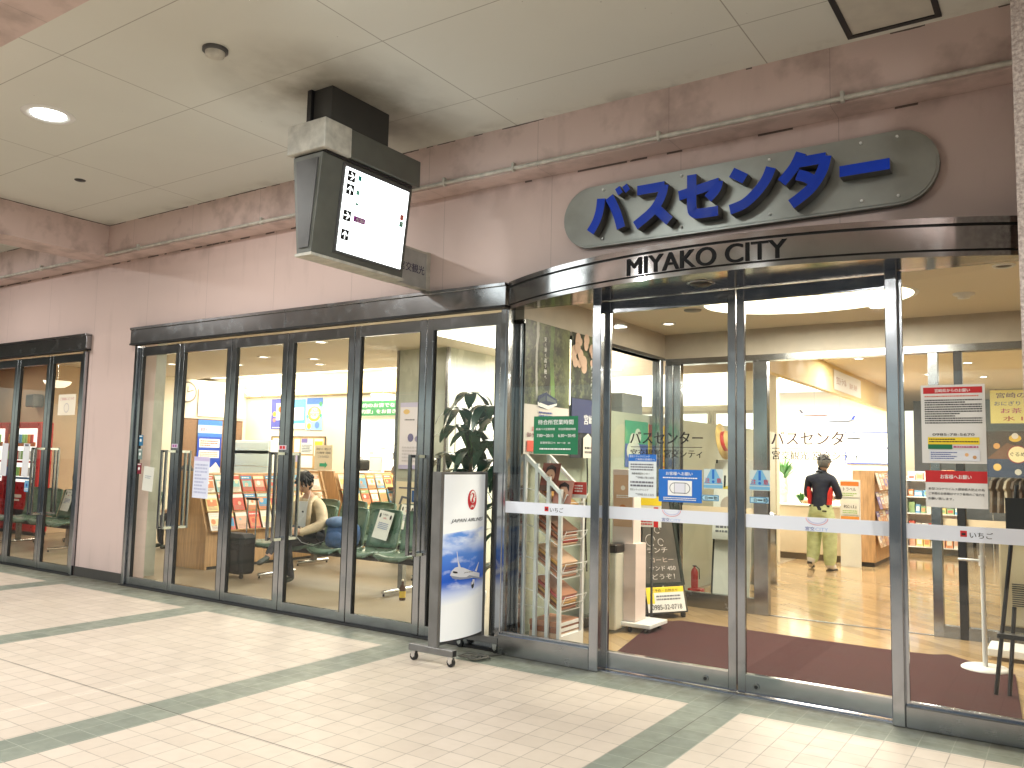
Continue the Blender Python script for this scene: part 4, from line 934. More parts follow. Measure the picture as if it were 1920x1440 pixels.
# fire extinguisher and red box (through the inner glass)
t_ = thing('fire_extinguisher', 'red fire extinguisher in a red tray behind the inner glass', 'fire extinguisher', (-3.78, 9.62, 0))
t_.scale = (.72, .72, .72)
MB().lathe([(.001, .06), (.055, .06), (.058, .1), (.058, .36), (.04, .41), (.018, .43), (.018, .45)], RED, n=20).build('cylinder', t_)
MB().box(-.03, -.012, .45, .03, .012, .47, BLACKP).tube([(.02, 0, .46), (.08, 0, .42), (.085, 0, .25)], .008, BLACKP).build('valve', t_); MB().box(-.09, -.09, 0, .14, .09, .1, RED, ch=.01).build('tray', t_)
# leaning poster board and straw hat
t_ = thing('leaning_display_board', 'white display board with black edge leaning behind the caution sticker', 'display board', (-3.35, 9.05, 0), R(5))
lb_ = MB().box(0, -.01, 0, .40, .012, 1.62, C(225, 222, 215)).box(-.02, -.012, 0, 0, .014, 1.62, K)
lean(lb_, R(9), .0).build('board', t_)
lean(sheet([('r', .08, .5, .92, .93, C(235, 232, 228)), ('c', .5, .45, .28, C(190, 175, 165)), ('r', .25, .66, .7, .7, C(225, 200, 90)), ('r', .3, .68, .36, .84, K), ('r', .5, .68, .54, .82, K), ('l', .1, .08, .9, .25, 3, GREYT)], .36, .85, WHITEP), R(9), .72, -.012).build('picture', t_)
t_ = thing('straw_hat_display', 'large straw hat with a red band on top of the display board', 'hat', (-3.22, 9.0, 1.66))
STRAW = mat('straw_weave', (.68, .46, .16), .7, bump=.6, bscale=90, noise=.15)
Mh = Matrix.Translation((0, 0, .14)) @ Matrix.Rotation(R(80), 4, 'Y')
MB().lathe([(.001, .0), (.20, .004), (.205, .012), (.11, .02), (.105, .10), (.08, .145), (.001, .155)], STRAW, n=28, M=Mh).build('straw_body', t_); MB().lathe([(.112, .022), (.109, .062), (.104, .062)], C(190, 45, 35), n=28, M=Mh).build('red_band', t_)
# disinfectant stand
t_ = thing('disinfectant_stand', 'white disinfectant stand with round base at the end of the mat', 'stand', (-.60, 7.55, 0))
MB().lathe([(.001, .035), (.15, .035), (.17, .022), (.17, .0), (.001, 0)], WHITE, n=32).build('base', t_); MB().cyl((0, 0, .03), (0, 0, 1.06), .018, WHITE).cyl((-.17, 0, .84), (.02, 0, .84), .011, WHITE).cyl((0, 0, .80), (0, 0, .88), .026, WHITE).build('post', t_)
MB().box(-.15, -.08, 1.06, .05, .1, 1.09, WHITE, ch=.008).build('tray', t_)
# easel with black board
t_ = thing('easel', 'black easel with a dark board at the end of the vestibule', 'easel', (-.12, 6.75, 0))
for pts in (((-.36, 0, 0), (-.20, .12, 1.45)), ((.2, 0, 0), (.06, .12, 1.45)), ((-.20, .55, 0), (-.08, .15, 1.4)), ((-.28, .02, 0), (-.24, .14, .6))):
    MB().cyl(pts[0], pts[1], .014, BLACKM, n=8).build('leg', t_)
MB().box(-.34, -.02, .40, .26, .06, .43, BLACKM).build('ledge', t_); MB().box(-.27, .03, 1.12, .40, .05, 1.36, BLACKM).build('board', t_)
t_ = thing('air_conditioner', 'beige floor air conditioner with a lower grille beyond the inner doorway', 'air conditioner', (-.60, 9.3, 0))
BEI = mat('beige_appliance', (.70, .60, .44), .45)
MB().box(0, 0, .08, 1.0, .4, .98, BEI, ch=.015).box(.03, .03, 0, .97, .37, .08, DARKGREY).build('cabinet', t_)
m_ = MB().box(.085, -.004, .26, .6, .0, .50, BEI)
for i in range(11): m_.box(.1, -.008, .275+i*.02, .59, -.0045, .285+i*.02, DARKGREY)
m_.build('grille', t_)
o = MB().box(-.62, 8.0, .03, -.1, 8.35, .10, WHITE, ch=.01).build('platform_scale'); tag(o, 'low white platform on the floor near the disinfectant stand', 'platform')
o = MB().box(-4.32, 8.1, 2.08, -4.0, 8.6, 2.30, mat('grey_carton', (.30, .31, .32), .6), ch=.008).build('storage_box'); tag(o, 'grey box standing on top of the pale green booth partition', 'box')
o = MB().tube([(-3.90, 6.95, 2.0), (-3.89, 7.1, 1.8), (-3.885, 7.12, 1.4), (-3.89, 7.1, .9), (-3.885, 7.13, .5)], .008, BLACKP).build('black_cable'); tag(o, 'black cable hanging down the pale green booth wall', 'cable')

# ================================================================== BUS CENTRE COUNTER
t_ = thing('service_counter', 'cream service counter with pale top deep inside the bus centre', 'counter', (-4.4, 14.4, 0))
MB().box(0, 0, .10, 1.5, .6, .88, mat('cream_counter', (.64, .55, .42), .5, noise=.05), ch=.01).build('front_panel', t_); MB().box(-.02, -.03, .88, 1.52, .65, .92, WHITE, ch=.008).build('counter_top', t_); MB().box(.01, .01, 0, 1.49, .5, .10, mat('brown_plinth', (.10, .075, .05), .5)).build('kick_board', t_)
t_ = thing('brochure_cabinet', 'oak brochure cabinet next to the service counter full of leaflets', 'cabinet', (-2.90, 14.1, 0))
MB().box(0, 0, .07, .32, 2.3, 1.5, WOOD).box(.02, .02, 0, .3, 2.28, .07, BLACKM).build('cabinet_body', t_)
def brochures(parent, w, rows, pal, z0, dz, x, seed, tilt=18, dx=.035, hh=.25, bw=.2):
    rnd = random.Random(seed)
    for r in range(rows):
        y = .04
        while y+bw < w:
            cc = rnd.choice(pal); c2 = rnd.choice(pal)
            els = [('r', 0, .74, 1, .95, C(*c2)), ('r', .08, .12+.2*rnd.random(), .92, .66, C(*rnd.choice(pal))), ('l', .1, .78, .9, .92, 1, WT), ('l', .12, .06, .88, .30, 3, C(190, 150, 130)), ('c', rnd.uniform(.3, .7), rnd.uniform(.4, .6), rnd.uniform(.08, .2), C(*rnd.choice(pal)))]
            mb = sheet(els, bw*.92, hh, C(*cc, r=.35))
            mb.v = [(p[0], p[1]+math.sin(R(tilt))*p[2], math.cos(R(tilt))*p[2]) for p in mb.v]
            o = mb.build('brochure', parent, (x-dx*r, y, z0+dz*r), RX); y += bw+.015
PAL = [(235, 225, 205), (228, 150, 105), (240, 215, 140), (215, 105, 90), (120, 170, 205), (245, 240, 230), (150, 180, 130), (230, 180, 155), (240, 236, 225)]
brochures(t_, 2.3, 4, [(235, 215, 185), (225, 190, 150), (240, 230, 215), (205, 150, 120), (150, 140, 190)], .30, .30, .40, 3, 15, .0, .27, .24)
t_ = thing('poster_rack', 'white leaflet rack with orange and white cards beside the standing man', 'rack', (-3.05, 13.9, 0))
MB().box(0, 0, 0, .3, .03, 1.35, WHITE).build('rack_back', t_)
for k, (cc, txt) in enumerate((((225, 130, 50), 'トラベル'), ((240, 235, 225), '松山'), ((230, 150, 60), '九州'))): sheet([('r', 0, .72, 1, 1, C(*cc)), ('t', txt, .5, .4, .22, K, .7), ('l', .1, .05, .9, .3, 2, C(150, 190, 90))], .27, .24, WHITEP).build('leaflet', t_, (.015, -.02, 1.08-.27*k))
t_ = thing('wall_display', 'white backlit board framed in blue on the wall behind the counter', 'display board', (-3.72, 17.44, 1.62))
MB().box(0, 0, 0, .98, .04, .62, C(40, 70, 190)).box(.02, -.005, .02, .96, -.001, .60, L_BACK).build('board', t_); mb = MB(); mb.text('宮交観光', .62, .28, .05, -.008, NAVY, w=.24); mb.build('lettering', t_)
def plane(loc, label, body, tail, rz, s):
    t = thing('model_aeroplane', label, 'model aeroplane', loc, rz)
    MB().tube([(-.55*s, 0, .02), (-.5*s, 0, .02), (-.3*s, 0, 0), (.3*s, 0, 0), (.45*s, 0, -.01), (.52*s, 0, -.02)], 0, body, 10, rs=[.01*s, .03*s, .055*s, .055*s, .04*s, .005*s]).build('fuselage', t)
    MB().prism([(.12*s, 0), (-.05*s, 0), (-.25*s, .5*s), (-.17*s, .5*s)], -.012*s, .0, body, 'z').prism([(.12*s, 0), (-.17*s, -.5*s), (-.25*s, -.5*s), (-.05*s, 0)], -.012*s, .0, body, 'z').build('wing', t)
    MB().prism([(-.38*s, .04*s), (-.5*s, .04*s), (-.6*s, .22*s), (-.52*s, .22*s)], -.008, .008, tail).build('tail_fin', t)
    MB().cyl((0, 0, .05*s), (0, 0, 3.06-loc[2]), .002, GREYT, n=5).build('hanging_wire', t)
plane((-3.6, 14.6, 2.42), 'white and red model aeroplane hanging higher above the counter', C(150, 125, 125), C(50, 45, 60), R(5), .42)
plane((-3.25, 14.9, 2.33), 'white and blue model aeroplane hanging beside the board', C(130, 140, 160), C(30, 70, 190), R(200), .42)
poster('ticket_banner', 'white banner with brown lettering on the pale yellow bulkhead', 'banner', (-2.89, 12.9, 2.70), 1.9, .30, [('t', '宮交トラベル', .25, .3, .4, C(170, 130, 110), .35), ('t', '国内 海外', .7, .3, .3, C(195, 165, 150), .3)], WHITEP, RX)
# plants on the counter
def blades(t, n, h, spread, m, rnd, z0=0):
    mb = MB()
    for i in range(n):
        a = rnd.uniform(0, 6.28); L = h*rnd.uniform(.7, 1); sp = spread*rnd.uniform(.3, 1); w_ = .018*rnd.uniform(.8, 1.4); pts = []
        for k in range(6):
            u = k/5; r_ = sp*u**1.3; z_ = z0+L*(u-.35*u*u*sp/spread); ww = w_*math.sin(math.pi*(u*.85+.12)); px, py = -math.sin(a), math.cos(a)
            pts += [(r_*math.cos(a)+px*ww, r_*math.sin(a)+py*ww, z_), (r_*math.cos(a)-px*ww, r_*math.sin(a)-py*ww, z_)]
        mb.add(pts, [(2*k, 2*k+1, 2*k+3, 2*k+2) for k in range(5)], m, True)
    return mb
rnd = random.Random(4)
t_ = thing('spiky_plant', 'bright green spiky leaved plant in a vase on the counter', 'plant', (-4.14, 14.65, .92))
blades(t_, 46, .52, .34, LEAF2, rnd, .35).build('foliage', t_); MB().lathe([(.001, 0), (.07, 0), (.075, .3), (.06, .42), (.05, .42)], C(190, 195, 185, r=.1), n=18).build('vase', t_)
t_ = thing('white_orchid', 'white moth orchid with arching flower stems at the counter end', 'plant', (-4.33, 14.2, .92))
st = MB(); fl = MB()
for j in range(3):
    pts = [(.03*j, -.02*j, 0), (.02+.05*j, -.05, .35), (.10+.05*j, -.1, .55), (.22+.05*j, -.12, .45), (.28+.04*j, -.12, .2)]; st.tube(pts, .005, LEAF2, 6)
    for k in range(9):
        u = k/8; i = min(3, int(1+u*3)); f_ = 1+u*3-i; p = Vector(pts[i]).lerp(Vector(pts[min(i+1, 4)]), f_)
        for q_ in range(5): an = q_*1.2566; fl.ball((p.x+.03*math.cos(an), p.y-.01, p.z+.03*math.sin(an)), (.024, .006, .024), WHITEP, 8, 5)
st.build('stem', t_); fl.build('blossom', t_); blades(t_, 14, .16, .22, LEAF, rnd).build('foliage', t_); MB().lathe([(.001, 0), (.09, 0), (.11, .12), (.1, .12)], WHITE, n=18).build('pot', t_)
t_ = thing('low_green_plant', 'low leafy green plant in a wooden bowl on the counter', 'plant', (-3.82, 14.55, .92)); blades(t_, 40, .22, .16, LEAF2, rnd).build('foliage', t_); MB().lathe([(.001, 0), (.12, .0), (.16, .05), (.14, .05)], WOOD, n=18, M=Matrix.Translation((.15, 0, 0))).build('bowl', t_)
o = MB().lathe([(.001, .93), (.12, .93), (.165, .9), (.165, 0), (.001, 0)], STEEL, (-3.42, 11.15, 0), 32).build('steel_cylinder_bin'); tag(o, 'tall round brushed steel bin past the inner doorway', 'bin')
t_ = thing('beige_cabinet', 'small beige box cabinet between steel bin and counter', 'cabinet', (-4.55, 13.7, 0)); MB().box(0, 0, .04, .38, .4, .78, BEI, ch=.01).build('cabinet_body', t_); MB().box(.02, -.006, .1, .36, -.001, .74, C(215, 190, 165)).build('cabinet_door', t_)

# shop behind
t_ = thing('shop_shelf', 'white shop shelving stacked with colourful goods beside the sliding door post', 'shelf', (-2.55, 17.2, 0))
MB().box(0, 0, 0, .9, .03, 1.5, WHITE).box(0, -.35, 0, .02, 0, 1.4, WHITE).box(.88, -.35, 0, .9, 0, 1.4, WHITE).build('shelf_frame', t_)
for z in (.12, .42, .72, 1.02, 1.32): MB().box(.02, -.34, z, .88, -.001, z+.02, WHITE).build('shelf_board', t_)
rg = random.Random(11); gd = 0
for z in (.14, .44, .74, 1.04, 1.34):
    x = .04
    while x < .82:
        bw = rg.uniform(.07, .14); bh = rg.uniform(.08, .2); cc = C(*rg.choice(PAL)); c2 = C(*rg.choice(PAL))
        o = MB().box(0, -.16, 0, bw, 0, bh, cc, ch=.004).box(bw*.15, -.163, bh*.25, bw*.85, -.1605, bh*.75, c2).build('gift_box', loc=(-2.55+x, 17.08, z))
        tag(o, 'small colourful souvenir box on the white shop shelving', 'box', 'souvenir boxes on the white shelving'); x += bw+.015
t_ = thing('travel_sign', 'blue floor sign with the large white kanji for travel', 'sign', (-2.56, 17.9, .0))
sheet([('t', '旅', .28, .45, .32, WT, .3, 'c', .02), ('t', 'のことなら', .72, .35, .12, WT, .45), ('t', 'おまかせ下さい！', .5, .15, .14, WT, .9, 'c', .02), ('c', .25, .9, .08, WT), ('r', .05, .82, .4, .88, WT)], .62, .55, C(45, 55, 165)).build('sign_board', t_, (0, 0, .62)); MB().box(.02, .01, 0, .05, .03, .62, C(45, 75, 170)).box(.56, .01, 0, .59, .03, .62, C(45, 75, 170)).build('leg', t_)
t_ = thing('price_banner', 'pale yellow banner listing tea and water prices over the shop', 'banner', (-1.22, 17.9, 2.42))
sheet([('t', '宮崎のおみやげ', .5, .76, .16, C(95, 60, 110), .85, 'c', .01), ('t', 'おにぎり・サンドイッチ', .5, .53, .13, C(60, 90, 150), .9, 'c', .01), ('t', 'お茶 129円～', .5, .3, .15, C(180, 60, 120), .75, 'c', .015), ('t', '水 100円～', .5, .07, .15, C(180, 60, 60), .7, 'c', .015)], 1.35, .62, C(240, 232, 150)).build('banner_sheet', t_)
MB().cyl((.1, 0, .62), (.1, 0, .64), .004, K, n=6).cyl((1.2, 0, .62), (1.2, 0, .64), .004, K, n=6).build('hanger', t_)
poster('festival_poster', 'dark poster with a pale central disc and scattered figures under the banner', 'poster', (-1.30, 17.9, 1.42), 1.1, .85, [('r', 0, .0, 1, .4, C(50, 65, 95)), ('p', [(0, .4), (.3, .75), (1, .4)], C(115, 80, 60)), ('c', .45, .5, .15, C(150, 30, 40)), ('c', .45, .5, .135, C(235, 225, 180)), ('t', 'ぐるめ', .45, .46, .09, K, .22), ('c', .42, .85, .09, C(225, 185, 60), .06), ('c', .42, .9, .05, C(225, 220, 215)), ('c', .15, .68, .05, C(215, 160, 90)), ('c', .15, .22, .06, C(225, 190, 110)), ('c', .45, .12, .05, C(200, 200, 190)), ('c', .75, .15, .06, C(230, 200, 120)), ('c', .72, .72, .06, C(230, 160, 60)), ('c', .85, .4, .07, C(190, 120, 80))], C(70, 55, 50))
t_ = thing('clothes_rail', 'rail of brown and grey clothes hanging beyond the posters', 'clothes rail', (-1.3, 18.6, 0))
MB().cyl((0, 0, 1.42), (1.6, 0, 1.42), .012, CHROME).cyl((.02, 0, 0), (.02, 0, 1.42), .012, CHROME).cyl((1.58, 0, 0), (1.58, 0, 1.42), .012, CHROME).build('rail', t_)
for i in range(12):
    x = .1+i*.12; cc = C(*rg.choice([(90, 70, 55), (120, 105, 90), (60, 55, 60), (150, 110, 70), (110, 80, 60), (190, 175, 150)]))
    o = MB().prism([(-.20, .0), (.20, .0), (.17, .40), (.22, .46), (.16, .60), (.04, .66), (-.04, .66), (-.16, .60), (-.22, .46), (-.17, .40)], -.025, .025, cc, M=Matrix.Rotation(R(60), 4, 'Z')).build('hanging_jacket', loc=(-1.3+x, 18.6, .74)); tag(o, 'folded looking jacket hanging on the chrome clothes rail', 'jacket', 'jackets on the clothes rail')
for i, (x, y) in enumerate(((-2.0, 19.2), (-1.5, 19.4))):
    t2 = thing('dark_stool', ('dark legged stool behind the travel sign', 'dark legged stool just past the travel sign')[i], 'stool', (x, y, 0))
    MB().box(-.2, -.2, .44, .2, .2, .48, WOOD, ch=.01).build('seat', t2)
    for sx in (-1, 1):
        for sy in (-1, 1): MB().cyl((sx*.17, sy*.17, 0), (sx*.15, sy*.15, .44), .014, K, n=8).build('leg', t2)
for i, (x, y) in enumerate(((-1.85, 14.7), (-1.17, 13.3), (-1.13, 15.4), (-1.6, 11.9), (-2.4, 12.2), (.3, 12), (.3, 15), (-2.3, 18))):
    downlight(x, y, 3.06, .085, 'downlight', 'small bright downlight in the shop ceiling beyond the inner doorway', 'ceiling light', 34, 'shop ceiling downlights', L_COOL, (1, .93, .82), .3)
t_ = thing('added_counter_light', 'light panel added over the service counter to brighten it', 'ceiling light', (-4.4, 14.6, 3.05)); MB().box(-1.2, -.8, -.03, 1.2, 2.2, -.001, L_SHOPW).build('diffuser', t_); area('lamp_light', (0, .5, -.08), 2.2, 2.6, 420, (1, .96, .88), t_)  # light panel added to brighten the counter area
t_ = thing('booth_light_panel', 'bright light panel inside the ticket booth', 'ceiling light', (-5.6, 10.2, 3.14)); MB().box(-1.1, -2.2, -.03, 1.1, 2.2, -.001, L_SHOPW).build('diffuser', t_); area('lamp_light', (0, 0, -.08), 2, 4, 330, (1, .96, .88), t_)
# booth inside: wall cabinets and bulkhead
struct(MB().box(-7.2, 12.3, 2.45, -4.1, 12.45, 3.15, INCEIL), 'booth_bulkhead')
t_ = thing('booth_window', 'row of bright frosted windows at the back of the ticket booth', 'window', (-6.9, 13.58, 1.2))
for i in range(3): 
    f_ = MB().box(i*.95, -.03, 0, i*.95+.05, 0, 1.25, TRANSOM).box(i*.95+.85, -.03, 0, i*.95+.9, 0, 1.25, TRANSOM).box(i*.95+.05, -.03, 1.2, i*.95+.85, 0, 1.25, TRANSOM).build('window_frame', t_); MB().box(i*.95+.05, -.015, 0, i*.95+.85, -.005, 1.2, L_BACK).build('frosted_pane', f_)

# ================================================================== WAITING ROOM
# benches
def seat_profile():
    return [(-.27, .400), (-.265, .425), (-.20, .440), (-.05, .425), (.10, .415), (.17, .425), (.215, .46), (.235, .52), (.262, .62), (.29, .74), (.315, .86), (.318, .90), (.300, .915)]
def make_seat(parent, x):
    pf = seat_profile(); mb = MB(); bk = MB()
    for (seg, tgt, nm) in ((pf[:7], mb, 'seat'), (pf[6:], bk, 'backrest')):
        vs = []; n = len(seg); NX = 8
        for i, (y, z) in enumerate(seg):
            if nm == 'seat': hw = .245 if i > 0 else .19; 
            else: u = i/(n-1); hw = .245 if u < .75 else .245-.10*((u-.75)/.25)**1.6
            for j in range(NX+1):
                s_ = -1+2*j/NX; cu = s_*s_
                if nm == 'seat': vs.append((x+s_*hw, y-(.02*(1-cu) if i < 2 else 0), z+.022*cu+(-.010*(1-cu) if i > 1 else 0)))
                else: vs.append((x+s_*hw, y-.035*cu, z))
        W_ = NX+1; fs = [(i*W_+j, i*W_+j+1, (i+1)*W_+j+1, (i+1)*W_+j) for i in range(n-1) for j in range(NX)]
        off = len(vs); th = (0, -.028) if nm == 'seat' else (.028, .0)
        vs2 = vs+[(a, b+th[0], c+th[1]) for a, b, c in vs]
        fs2 = fs+[tuple(k+off for k in f)[::-1] for f in fs]
        loop = [j for j in range(W_)]+[i*W_+NX for i in range(1, n)]+[(n-1)*W_+j for j in range(NX-1, -1, -1)]+[i*W_ for i in range(n-2, 0, -1)]
        fs2 += [(loop[k], loop[k]+off, loop[(k+1) % len(loop)]+off, loop[(k+1) % len(loop)]) for k in range(len(loop))]
        tgt.add(vs2, fs2, SEATG, True)
    for z in (.56, .60, .64): bk.box(x-.18, .215+(z-.46)*.25, z, x+.18, .24+(z-.46)*.25, z+.012, SEATG)
    mb.build('seat', parent); bk.build('backrest', parent)
def bench(name, label, loc, n, rz=0, legs=(0, -1)):
    t = thing(name, label, 'bench', loc, rz, None)
    for i in range(n): make_seat(t, i*.55)
    MB().box(-.2, -.06, .33, (n-1)*.55+.2, .03, .385, BLACKP, ch=.008).build('beam', t)
    for x in (.08, (n-1)*.55-.02):
        MB().box(x-.035, -.045, .05, x+.035, .02, .33, STEELD).build('leg', t)
        MB().cyl((x, -.33, .045), (x, .26, .045), .022, CHROME, n=12).cyl((x, -.31, 0), (x, -.31, .045), .012, BLACKP, n=8).cyl((x, .24, 0), (x, .24, .045), .012, BLACKP, n=8).build('foot', t)
    return t
b1 = bench('waiting_bench', 'row of green moulded seats where the man in the beige coat sits', (-8.60, 7.38, 0), 5)
b2 = bench('waiting_bench', 'second row of green seats standing behind the front row', (-9.15, 8.50, 0), 5)
b3 = bench('waiting_bench', 'green seats in the room with the red vending machines', (-14.6, 7.05, 0), 4)
b4 = bench('waiting_bench', 'green seats with an elderly person seen behind the first door handles', (-12.2, 8.6, 0), 3)
b5 = bench('waiting_bench', 'green seats behind the vending room row', (-14.3, 7.95, 0), 4)
for i, (bx, by, lb) in enumerate(((-6.95, 7.38, 'seat closed notice taped to the backrest beside the blue backpack'), (-7.55, 8.5, 'seat closed notice on the rear row left of the door handle'), (-6.95, 8.5, 'seat closed notice on the rear row by the marble pier'), (-13.5, 7.05, 'seat closed notice on a green seat near the vending machines'))):
    els = [('t', 'お客様へ', .5, .85, .06, K, .4), ('c', .15, .82, .06, C(70, 80, 70), .12), ('c', .85, .82, .06, C(60, 50, 50), .12), ('t', 'お願い', .5, .72, .06, REDP, .25), ('l', .18, .35, .85, .6, 4, C(150, 160, 190))]
    m2 = sheet(els, .24, .33, C(240, 236, 226)); m2.v = [(p[0], p[1]+.26*p[2], p[2]) for p in m2.v]
    o = m2.build('seat_notice', loc=(bx-.14, by+.175, .58)); o.rotation_euler = (0, R(8 if i == 0 else 3), 0); tag(o, lb, 'notice')
t_ = thing('brown_bottle', 'brown glass bottle with yellow label standing by the bench foot', 'bottle', (-6.10, 7.02, 0))
MB().lathe([(.001, 0), (.033, 0), (.035, .01), (.035, .13), (.012, .17), (.012, .21)], mat('brown_glass', (.07, .025, .01), .15), n=18).build('glass_body', t_); MB().lathe([(.0355, .03), (.0355, .1)], C(215, 180, 60), n=18).build('label_band', t_); MB().lathe([(.0135, .205), (.0135, .225), (.001, .225)], C(215, 200, 170), n=12).build('cap', t_)
# backpack
t_ = thing('backpack', 'blue backpack resting on a green seat beside the seated man', 'backpack', (-7.45, 7.42, .435))
BLU = mat('blue_canvas', (.06, .12, .26), .8, noise=.3, nscale=18, bump=.4)
mb = MB(); N = 24; vs = []; rings = [(.0, .17, .12), (.03, .205, .15), (.10, .22, .165), (.18, .215, .16), (.25, .20, .145), (.31, .17, .115), (.345, .11, .07), (.355, .02, .02)]
for i, (z, a_, b_) in enumerate(rings):
    for j in range(N):
        t = 2*math.pi*j/N; wob = 1+.035*math.sin(5*t+i*1.3)+.02*math.sin(9*t-i)
        vs.append((a_*wob*math.copysign(abs(math.cos(t))**.75, math.cos(t))-.12*max(0, z-.12), b_*wob*math.copysign(abs(math.sin(t))**.75, math.sin(t))+z*.12, z))
mb.add(vs, [(i*N+j, i*N+(j+1) % N, (i+1)*N+(j+1) % N, (i+1)*N+j) for i in range(7) for j in range(N)]+[tuple(range(N))[::-1]], BLU, True); mb.build('bag_body', t_)
MB().ball((.0, -.125, .11), (.15, .055, .10), BLU, 18, 10).build('front_pocket', t_)
BLU2 = mat('faded_blue_canvas', (.13, .20, .34), .8, noise=.3, nscale=14, bump=.4)
MB().ball((-.04, -.02, .30), (.19, .15, .075), BLU2, 20, 10).build('top_flap', t_)
for s_ in (-1, 1): MB().tube([(s_*.09-.1, .0, .34), (s_*.1-.22, -.08, .26), (s_*.1-.24, -.12, .12), (s_*.1-.16, -.10, .02)], .012, BLACKP, 8).build('strap', t_)
# suitcase
t_ = thing('suitcase', 'black soft suitcase with raised telescopic handle by the seated man', 'suitcase', (-8.80, 6.95, 0))
BLKC = mat('black_nylon', (.012, .012, .014), .55, noise=.4, nscale=25, bump=.5)
MB().box(-.21, -.12, .05, .21, .12, .46, BLKC, ch=.035).build('case_body', t_); MB().box(-.23, -.13, .38, .22, .13, .55, BLKC, ch=.05).build('top_bag', t_); MB().box(-.17, -.135, .10, .17, -.118, .36, BLKC, ch=.01).build('front_pocket', t_)
MB().cyl((.02, .10, .5), (.02, .10, .98), .009, CHROME).cyl((.19, .10, .5), (.19, .10, .98), .009, CHROME).box(-.0, .08, .965, .21, .12, .995, BLACKP, ch=.008).build('telescopic_handle', t_)
for s_ in (-1, 1): MB().cyl((s_*.17-.012, -.07, .027), (s_*.17+.012, -.07, .027), .027, BLACKP, n=14).build('wheel', t_)

# oak brochure racks
def oak_rack(label, loc, L, seed, pal):
    t = thing('brochure_rack', label, 'rack', loc)
    pr = [(-.66, 0), (0, 0), (0, .52), (-.30, 1.30), (-.66, 1.30)]
    MB().prism([(x, z) for x, z in pr], 0, .035, WOOD).build('side_panel', t); MB().prism([(x, z) for x, z in pr], L-.035, L, WOOD).build('side_panel', t)
    MB().prism([(-.64, .04), (-.005, .04), (-.005, .50), (-.32, 1.27), (-.64, 1.27)], .035, L-.035, WOOD).build('body', t); MB().box(-.02, .036, 0, -.05, L-.036, .04, BLACKM).build('kick_board', t)
    for k in range(3): MB().box(.0-.1*k, .04, .50+.25*k, .07-.1*k, L-.04, .515+.25*k, WOOD).build('ledge', t)
    brochures(t, L-.05, 3, pal, .52, .25, .055, seed, 21, .10, .245, .20)
    return t
oak_rack('oak brochure rack nearest the first doors, filled with red and yellow travel leaflets', (-9.60, 7.05, 0), 2.3, 5, [(232, 150, 105), (243, 220, 150), (220, 105, 90), (95, 160, 205), (245, 240, 230), (238, 232, 215), (235, 190, 165), (150, 200, 200), (246, 226, 180)])
oak_rack('oak brochure rack behind the seated man, topped with a black case', (-9.75, 9.75, 0), 2.0, 9, PAL)
oak_rack('oak brochure rack with white and yellow leaflets in front of the ticket counter', (-10.2, 11.85, 0), .7, 19, [(240, 235, 225), (240, 220, 120), (170, 200, 220), (235, 160, 120)])
poster('arrow_card', 'cream card with a green arrow standing on the second oak rack', 'card', (-10.62, 9.86, 1.305), .42, .42, [('t', '高速バス・特急バス', .5, .8, .09, K, .8), ('t', 'バス乗車券・回数券', .5, .65, .09, K, .8), ('t', 'こちらの窓口', .5, .5, .09, GREYT, .6), ('p', [(.3, .15), (.3, .28), (.6, .28), (.6, .35), (.75, .215), (.6, .08), (.6, .15)], C(70, 180, 140))], C(240, 228, 200))
o = MB().box(-10.35, 10.25, 1.305, -9.98, 10.55, 1.50, BLKC, ch=.03).build('black_case'); tag(o, 'black case lying on top of the oak rack behind the man', 'case')

# left wall: board, clock, white charts
poster('cork_board', 'large brown notice board on the far side wall', 'notice board', (-15.89, 10.8, .97), 1.7, 1.33, [('r', 0, 0, 1, .02, DARKWOOD), ('r', 0, .98, 1, 1, DARKWOOD)], CORK, RX, th=.02)
poster('blue_poster', 'blue and white campaign poster pinned on the brown board', 'poster', (-15.86, 11.3, 1.12), .62, 1.16, [('r', 0, .68, 1, 1, C(60, 120, 210)), ('r', 0, .75, 1, .9, C(180, 210, 240)), ('t', '旅割キャンペーン', .5, .78, .07, REDP, .8), ('r', .08, .48, .92, .64, WT), ('r', .08, .28, .92, .42, WT), ('l', .12, .5, .85, .62, 3, REDP), ('l', .12, .3, .85, .4, 3, C(220, 120, 120)), ('p', [(0, 0), (0, .1), (.15, .2), (.3, .08), (.6, .1), (.8, .2), (1, .08), (1, 0)], WT)], C(35, 75, 190), RX)
poster('timetable_board', 'large white fare chart hung slightly forward above the brown board', 'chart', (-15.86, 11.28, 2.36), .85, .60, [('l', .1, .1, .9, .9, 9, C(225, 215, 215))], C(238, 230, 226), RX, th=.03)
poster('timetable_board', 'small white chart hung beside the large fare chart', 'chart', (-15.86, 12.16, 2.36), .32, .36, [('l', .1, .1, .9, .9, 7, C(215, 210, 210))], C(230, 226, 222), RX)
t_ = thing('wall_clock', 'round white wall clock with a grey rim over the brown board', 'clock', (-15.89, 10.98, 2.86), RX)
MB().cyl((0, 0, 0), (0, -.04, 0), .23, C(120, 110, 100), n=32).build('rim', t_); MB().cyl((0, -.041, 0), (0, -.045, 0), .195, C(225, 215, 200), n=32).build('face', t_)
MB().box(-.008, -.05, -.01, .008, -.046, .12, K).box(-.01, -.05, -.008, .15, -.046, .008, K, M=Matrix.Rotation(R(-20), 4, 'Y')).build('hand', t_)
